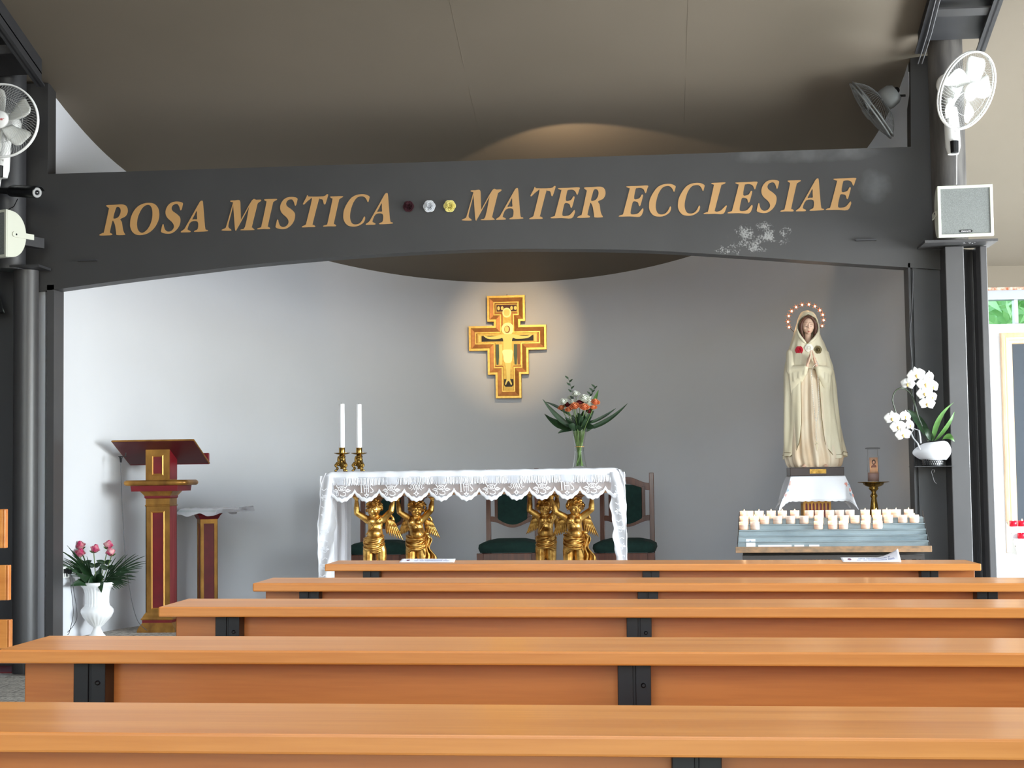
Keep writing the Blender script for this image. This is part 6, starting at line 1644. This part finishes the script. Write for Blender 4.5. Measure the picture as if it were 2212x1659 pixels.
cx3 = lambda x, y, dy=0: OL(1880+x/3.605, 780+y/3.605, dy)
for path in ([(445,625),(400,500),(368,420),(340,330),(305,245),(245,210),(195,235),(172,300),(190,370),(210,430),(235,465)], [(455,625),(405,510),(375,440),(350,340),(318,215),(345,120),(395,115),(430,150),(440,230),(445,310)]):
    m = MB(); m.tube(spline([tuple(cx3(x, y, -.03 if i < 5 else -.07)) for i, (x, y) in enumerate(path)], 5, False), .0034, 8); m.build('flower_stem', M_ORST, orch)
for i, (a, b_, w_, bd, mt) in enumerate([((485,625),(650,322),.022,(-.03,-.03,.02),0),((500,622),(655,395),.020,(0,-.05,.0),0),((560,610),(656,628),.018,(0,-.03,.02),1),((470,620),(288,380),.026,(.0,.03,.03),2),((480,620),(405,505),.02,(0,-.03,0),2)]):
    m = MB(); p0, p1 = cx3(*a, -.02), cx3(*b_, (-.08,-.09,-.10,.05,-.03)[i]); p0 = Vector((p0.x, p0.y, max(p0.z, .075))); leaf_mb(m, p0, p1, w_, bd, cup=.35, side=(.85,.5,.1) if i < 2 else None); m.build('leaf', [M_LEAF2, M_LEAF2, M_LEAF][mt], orch)
M_PETAL = mat('white_orchid_petal', srgb(248,248,246), .55, transl=.3); M_LIPO = mat('orchid_lip', srgb(226,190,110), .5, transl=.2)
def orchid_flower(p, r, d, roll):
    m = MB()
    Rq = Vector(d).to_track_quat('Z','Y').to_matrix().to_4x4() @ Matrix.Rotation(roll, 4, 'Z'); m.m = Matrix.Translation(p) @ Rq
    def petal(a, L_, W_):
        P = []
        for i in range(9):
            u = i/8; w_ = W_*math.sin(PI*(u**.8)*.93+.12)*(1 if u < .98 else .6); c = Vector((math.cos(a), math.sin(a), 0))*L_*u; s = Vector((-math.sin(a), math.cos(a), 0))
            P.append([tuple(c+s*w_*v+Vector((0,0,.10*L_*math.sin(u*PI)-.12*w_*v*v))) for v in (-1,-.5,0,.5,1)])
        m.grid(P)
    petal(PI/2, r, r*.34); petal(PI/2+2.2, r*.95, r*.32); petal(PI/2-2.2, r*.95, r*.32); petal(.15, r*1.08, r*.66); petal(PI-.15, r*1.08, r*.66)
    fl = m.build('orchid_flower', M_PETAL, orch, solid=.0005)
    m = MB(); m.m = Matrix.Translation(p) @ Rq; m.ell((0,-.10*r,.14*r), (.14*r,.20*r,.12*r), 10, 8); m.ell((0,-.28*r,.10*r), (.10*r,.12*r,.06*r), 8, 6); m.build('lip', M_LIPO, fl)
rn = random.Random(6)
for x, y, r, dx in [(358,110,17,0),(292,178,14,-.5),(430,178,17,.1),(488,200,14,.7),(422,252,15,-.1),(482,282,12,.7),(442,332,15,.0),(460,125,13,.9),(170,445,15,-.2),(272,432,13,.6),(215,512,15,0),(308,500,13,1.0),(255,572,15,.05)]:
    p = cx3(x, y, -.085+(.04 if dx > .5 else 0)); orchid_flower(p, r*.0029, (dx, -1, rn.uniform(-.25,.15)), rn.uniform(-.3,.3))

# ------------------------------------------------------------------ wall fans
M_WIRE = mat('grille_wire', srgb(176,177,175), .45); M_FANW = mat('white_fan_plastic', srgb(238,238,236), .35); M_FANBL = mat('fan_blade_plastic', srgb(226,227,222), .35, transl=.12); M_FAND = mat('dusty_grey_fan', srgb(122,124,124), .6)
def text_mesh(s, size, mt, parent, M4, nm='printed_text', shear=0, ext=.0003):
    cu = bpy.data.curves.new('t', 'FONT'); cu.body = s; cu.size = size; cu.align_x = 'CENTER'; cu.align_y = 'CENTER'; cu.extrude = ext; cu.shear = shear; cu.offset = size*.012
    o = bpy.data.objects.new('t', cu); COL.objects.link(o); bpy.context.view_layer.update()
    me = bpy.data.meshes.new_from_object(o.evaluated_get(bpy.context.evaluated_depsgraph_get())); bpy.data.objects.remove(o)
    me.name = nm; me.transform(M4); me.materials.clear(); me.materials.append(mt); ob = bpy.data.objects.new(nm, me); COL.objects.link(ob); ob.parent = parent; return ob
def fan(center, R, nrm, mount, label, mts, spin=0, text=True, cord=None, upv=(0,0,1), simple=False):
    fw_, fb_ = mts
    t = thing('wall_fan', label, 'fan', tuple(center), 0, 'wall fans on the columns')
    z = Vector(nrm).normalized(); x = Vector(upv).cross(z).normalized(); y = z.cross(x); F4 = Matrix((x, y, z)).transposed().to_4x4()
    m = MB(); m.m = F4
    m.tube([(R*math.cos(a), R*math.sin(a), 0) for a in [2*PI*i/64 for i in range(65)]], R*.026, 8); m.tube([(R*1.0*math.cos(a), R*1.0*math.sin(a), -.018) for a in [2*PI*i/64 for i in range(65)]], R*.022, 8); m.build('rim', fw_, t)
    for nm, sg, tw, hb in (('front_grille', 1, .55, .030), ('rear_grille', -1, .38, -.075)):
        m = MB(); m.m = F4; nw = 72
        for k in range(nw):
            a0 = 2*PI*k/nw; pts = []
            for i in range(7):
                u_ = i/6; r = lerp(R*.24, R*.985, u_); a = a0+tw*(1-u_)*.9; zz = (hb*(1-u_**2.2)) + (0 if sg > 0 else -.018)
                pts.append((r*math.cos(a), r*math.sin(a), zz))
            m.tube(pts, .0007, 4, False)
        if sg > 0: m.tube([(R*.62*math.cos(a), R*.62*math.sin(a), hb*(1-((.62-.24)/.745)**2.2)-.001) for a in [2*PI*i/40 for i in range(41)]], .0012, 5)
        m.build(nm, M_WIRE if fw_ is M_FANW else fw_, t)
    m = MB(); m.m = F4; m.lathe([(.0,.040),(R*.16,.038),(R*.235,.030),(R*.25,.024),(R*.24,.020),(.0,.020)], 32); hub = m.build('hub_badge', fw_, t)
    for k in range(5):
        a = spin+2*PI*k/5; P = []
        for i in range(9):
            u_ = i/8; r = lerp(R*.20, R*.86, u_); w_ = R*lerp(.12, .26, min(1, u_*1.5))*(1 if u_ < .9 else .72)
            c = Vector((math.cos(a+.22*u_), math.sin(a+.22*u_), 0)); s = Vector((-c.y, c.x, 0))
            P.append([tuple(c*r+s*w_*v+Vector((0,0,-.010-.030*v*lerp(1,.5,u_)))) for v in (-1,-.6,-.2,.2,.6,1)])
        m = MB(); m.m = F4; m.grid(P); m.build('blade', fb_, t, solid=.0022)
    m = MB(); m.m = F4; m.lathe([(.0,-.19),(.045,-.185),(.062,-.16),(.066,-.12),(.062,-.09),(.03,-.085)], 28); m.build('motor', fw_, t)
    mo = Vector(mount)-Vector(center); back = F4 @ Vector((0,0,-.15))
    if simple:
        m = MB(); m.tube([tuple(back), tuple(back.lerp(mo, .35)+Vector((0,0,.03))), tuple(mo+Vector((-.09,0,0))), tuple(mo)], [.022,.020,.008,.007], 10); m.build('arm', M_BLACK, t); return t
    m = MB(); m.tube([tuple(back), tuple(back.lerp(mo, .45)+Vector((0,0,-.02))), tuple(mo)], [.022,.020,.026], 12); m.build('arm', fw_, t)
    m = MB(); m.tube([tuple(mo+Vector((0,-.02,.10))), tuple(mo+Vector((0,-.03,0))), tuple(mo+Vector((0,-.045,-.12))), tuple(mo+Vector((0,-.045,-.165)))], [.034,.042,.042,.03], 16); m.build('mount_body', fw_, t)
    m = MB(); m.tube([tuple(mo+Vector((.0,-.088,-.10))), tuple(mo+Vector((.0,-.088,-.165)))], [.024,.022], 12); m.build('control_panel', M_BLACK, t)
    if text: text_mesh('Bimar', R*.11, mat('red_print', srgb(200,50,56), .5), hub, F4 @ Matrix.Translation((0,0,.0402)), 'brand_print', .3)
    if cord:
        m = MB(); m.tube([tuple(Vector(p)-Vector(center)) for p in cord], .003, 6); m.build('cord', fw_, t)
    return t
pcL = PY(22, 330, 9.0); cl_ = PY(3, 260, 8.72)
fan(cl_, .2125, (.05,-1,-.03), (pcL.x, 8.93, cl_.z-.14), 'white wall fan on the left column, half cut by the left edge', (M_FANW, M_FANBL), .35, True, [PY(8,345,8.85), PY(3,380,8.9), PY(-2,410,8.9)])
crt = PY(2091, 196, 8.46); pcR = PY(2044, 250, 9.0)
vw = -ray(2091,196).normalized(); s4 = RT*.957-UP*.29; s4 = (s4-vw*s4.dot(vw)).normalized(); nr = vw*.63 + s4*.78
fan(crt, .208, nr, (pcR.x+.01, 8.93, crt.z-.09), 'white oscillating fan on the right column, turned towards the side window', (M_FANW, M_FANBL), .1, False, [PY(2064,282,8.85), PY(2067,320,8.9), PY(2066,360,8.9), PY(2066,398,8.85)])
c3 = PY(1880, 240, 9.28)
r3 = ray(1880,240).normalized(); s3 = RT*-.80-UP*.60; s3 = (s3-r3*s3.dot(r3)).normalized()
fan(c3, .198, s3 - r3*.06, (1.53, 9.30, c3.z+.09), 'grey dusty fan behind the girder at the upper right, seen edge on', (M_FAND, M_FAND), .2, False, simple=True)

# ------------------------------------------------------------------ loudspeakers
M_SPK = mat('cream_speaker_case', srgb(196,198,184), .5); M_GRILL = mat('grey_speaker_grille', srgb(128,132,130), .5, .1, var=srgb(106,110,108), vs=420, vamt=.2)
def speaker(center, w_, h_, rz, label, logo, brk, rx=0):
    t = thing('loudspeaker', label, 'loudspeaker', tuple(center), 0, 'loudspeakers on the columns', rot=(rx,0,rz))
    prof = [(0,-h_/2),(0,h_/2)]+[(.02+.125*math.sin(a)**.9, h_/2*math.cos(a)*.98) for a in [PI*i/20 for i in range(1,20)]]
    m = MB(); m.prism(prof, -w_/2, w_/2, 'x'); m.build('case', M_SPK, t, bevel=.003)
    m = MB(); e = .016
    m.prism([(-w_/2,-h_/2),(w_/2,-h_/2),(w_/2,h_/2),(-w_/2,h_/2)], -.012, 0, 'y', [[(-w_/2+e,-h_/2+e),(w_/2-e,-h_/2+e),(w_/2-e,h_/2-e),(-w_/2+e,h_/2-e)]]); m.build('front_frame', M_SPK, t, bevel=.002)
    m = MB(); m.box(-w_/2+e, w_/2-e, -.006, -.001, -h_/2+e, h_/2-e); m.build('grille', M_GRILL, t)
    if logo:
        m = MB(); m.prism([(.034*math.copysign(abs(math.cos(a))**.5, math.cos(a))+.0, -h_/2+.030+.0075*math.copysign(abs(math.sin(a))**.5, math.sin(a))) for a in [2*PI*i/24 for i in range(24)]], -.0085, -.006); bd_ = m.build('badge', M_BLACK, t)
        text_mesh('Community', .0105, M_PAPER, bd_, Matrix.Translation((0,-.0088,-h_/2+.030)) @ Matrix.Rotation(PI/2, 4, 'X'), 'badge_lettering', .2)
    m = MB(); m.box(-.03,.03,.10,.40,-.03,.03); m.build('wall_mount', M_STEEL_D, t)
    for s in brk:
        m = MB(); m.prism([(.05+.016*math.cos(a), .016*math.sin(a)) for a in [PI/2+PI*i/8 for i in range(9)]]+[(.20,-.016),(.20,.016)], s*(w_/2+.002), s*(w_/2+.006), 'x'); b_ = m.build('bracket', M_SPK, t)
        m = MB(); m.ell((s*(w_/2+.007), .062, .0), (.003,.006,.006), 10, 6); m.build('screw', M_BLACK, b_)
    return t
sr = PY(2085, 456, 8.55); speaker(sr, .288, .277, -.06, 'cream loudspeaker with grey grille on the right column above the cap plate', True, (-1,), rx=.02)
sl_ = PY(-22, 508, 8.72); speaker(sl_, .28, .275, -.40, 'cream loudspeaker on the left column, cut by the left edge of the photo', False, (1,))
wc = thing('speaker_wires', 'loose grey wires under the right loudspeaker', 'wire', tuple(PY(2085, 524, 8.98))); wo_ = Vector(wc.location)
m = MB(); m.tube(spline([tuple(PY(2072+7*i, 523+(-4 if i % 2 else 2), 8.99)-wo_) for i in range(6)], 5, False), .003, 6); m.build('wire', mat('grey_wire', srgb(170,170,170), .5), wc)
m = MB(); m.tube(spline([tuple(PY(2076+6*i, 524+(-4 if i % 2 == 0 else 1), 8.97)-wo_) for i in range(6)], 5, False), .003, 6); m.build('wire', mat('grey_wire2', srgb(120,120,122), .5), wc)

# bullet camera
cb = PY(52, 415, 8.80); cctv = thing('security_camera', 'black bullet security camera on the left column pointing right', 'camera', tuple(cb))
tp = PY(80, 416, 8.70)-cb; bk_ = PY(24, 413, 8.86)-cb; d = (tp-bk_).normalized(); Rc = d.to_track_quat('Z','Y').to_matrix().to_4x4(); L_ = (tp-bk_).length
m = MB(); m.m = Matrix.Translation(bk_) @ Rc; m.lathe([(.0,0),(.031,.002),(.033,.01),(.033,L_-.004),(.026,L_)], 28); m.build('body', M_BLACK, cctv)
m = MB(); m.m = Matrix.Translation(bk_) @ Rc; P = [[(.037*math.cos(a), .037*math.sin(a), lerp(.03, L_+.022, i/3)) for a in [lerp(.35,PI-.35,j/10) for j in range(11)]] for i in range(4)]; m.grid(P); m.build('sun_shield', M_BLACK, cctv, solid=.002)
m = MB(); m.m = Matrix.Translation(bk_) @ Rc; m.lathe([(.015,L_+.0),(.016,L_+.003),(.029,L_+.003),(.030,L_-.001)], 28, caps=False); m.build('led_ring', mat('grey_led_ring', srgb(150,150,150), .4), cctv)
m = MB(); m.m = Matrix.Translation(bk_) @ Rc; m.ell((0,0,L_-.002), (.014,.014,.008), 16, 10); m.build('lens', mat('lens_black', srgb(18,18,22), .05), cctv)
m = MB(); e0 = PY(-25, 412, 8.9)-cb; m.tube([tuple(bk_+d*.02), tuple(bk_.lerp(e0,.5)+Vector((0,0,.004))), tuple(e0)], [.022,.018,.024], 12); m.ell(tuple(bk_+d*.005+Vector((0,0,.0))), .026); m.tube([tuple(PY(38,430,8.85)-cb), tuple(PY(30,446,8.9)-cb), tuple(PY(12,456,8.95)-cb), tuple(PY(-10,458,8.95)-cb)], .003, 6); m.build('bracket', M_BLACK, cctv)
# dark bell shaped lamp at the left edge
bl = PY(-10, 640, 9.25); bell = thing('hanging_bell_lamp', 'dark bell shaped lamp hanging at the far left edge', 'lamp', tuple(bl))
m = MB(); m.lathe([(.006,.25),(.008,.05),(.02,.03),(.03,-.02),(.045,-.07),(.055,-.10),(.053,-.102),(.04,-.07)], 28, caps=False); m.build('shade', M_STEEL_D, bell)
# cable running down beside the right jamb
q = PY(1968, 700, 9.18); cbl = thing('column_cable', 'thin dark cable hanging down along the right jamb beside the orchid', 'cable', tuple(q))
m = MB(); m.tube(spline([tuple(PY(px, py, 9.17)-q) for px, py in [(1972,585),(1971,640),(1968,690),(1965,715),(1968,760),(1971,800),(1972,850),(1974,930),(1976,1005)]], 5, False), .004, 6); m.build('cable', M_STEEL_D, cbl)

# ------------------------------------------------------------------ framed picture in the side chapel
YP = 12.23; a = PY(2160, 719, YP); b = PY(2160, 1195, YP); pw_ = 1.3; ph = a.z-b.z
fr = thing('framed_picture', 'large pale gold framed dark blue panel on the white wall at the right edge', 'picture', (a.x+pw_/2, YP+.018, (a.z+b.z)/2))
M_FRG = mat('pale_gold_frame', srgb(226,194,156), .45, .25, var=srgb(196,160,124), vs=30, stretch=(1,1,.2))
o_ = [(-pw_/2,-ph/2),(pw_/2,-ph/2),(pw_/2,ph/2),(-pw_/2,ph/2)]; mm = MB(); n = 4
lv = [(0,0),(.004,-.05),(.018,-.055),(.030,-.040),(.038,-.045),(.056,-.040),(.062,-.028),(.082,-.030),(.088,-.012)]
for (d0, y0), (d1, y1) in zip(lv, lv[1:]):
    A, B = inset(o_, d0), inset(o_, d1); mm.add([(x, y0, z) for x, z in A]+[(x, y1, z) for x, z in B], [(i,(i+1)%4,4+(i+1)%4,4+i) for i in range(4)])
mm.build('frame', M_FRG, fr)
m = MB(); m.box(-pw_/2+.085, pw_/2-.085, -.012, -.004, -ph/2+.085, ph/2-.085); m.build('panel', mat('slate_blue_panel', srgb(56,62,70), .8, var=srgb(50,56,64), vs=3), fr)

# ------------------------------------------------------------------ trees outside the strip window
def tree(x, y, h_, r, seed, label):
    t = thing('garden_tree', label, 'tree', (x, y, -.1), 0, 'trees outside the strip window'); rn = random.Random(seed)
    m = MB(); m.tube([(0,0,0),(.05,.02,h_*.4),(0,0,h_*.75)], [.14,.11,.06], 10); m.build('trunk', mat('bark', srgb(96,80,62), .9, bump=.5, bs=30), t)
    m = MB()
    for i in range(5200):
        d = Vector((rn.gauss(0,1), rn.gauss(0,1), rn.gauss(0,.9))).normalized()*r*(rn.random()**.4); c = Vector((0,0,h_*.72))+d
        a = Vector((rn.uniform(-1,1), rn.uniform(-1,1), rn.uniform(-1,1))).normalized(); b = a.orthogonal().normalized(); L_ = .10+.07*rn.random()
        m.add([tuple(c-a*L_), tuple(c+b*L_*.5), tuple(c+a*L_), tuple(c-b*L_*.5)], [(0,1,2,3)])
    o = m.build('foliage', M_TREELF, t); o['kind'] = 'stuff'
M_TREELF = mat('tree_leaf', srgb(214,236,190), .6, var=srgb(184,220,158), vs=2, transl=.5)
tree(4.6, 17.5, 4.2, 1.9, 1, 'leafy green tree seen through the strip window'); tree(8.9, 18.5, 4.6, 2.0, 2, 'second leafy tree farther right outside the window')
m = MB(); m.box(-12, 16, YF+.2, 60, -.25, -.16); tag(struct(m.build('lawn', mat('lawn', srgb(96,130,60), .95, var=srgb(70,104,46), vs=3))), 'grass outside', 'lawn') if False else struct(m.build('lawn', mat('lawn', srgb(96,130,60), .95, var=srgb(70,104,46), vs=3)))
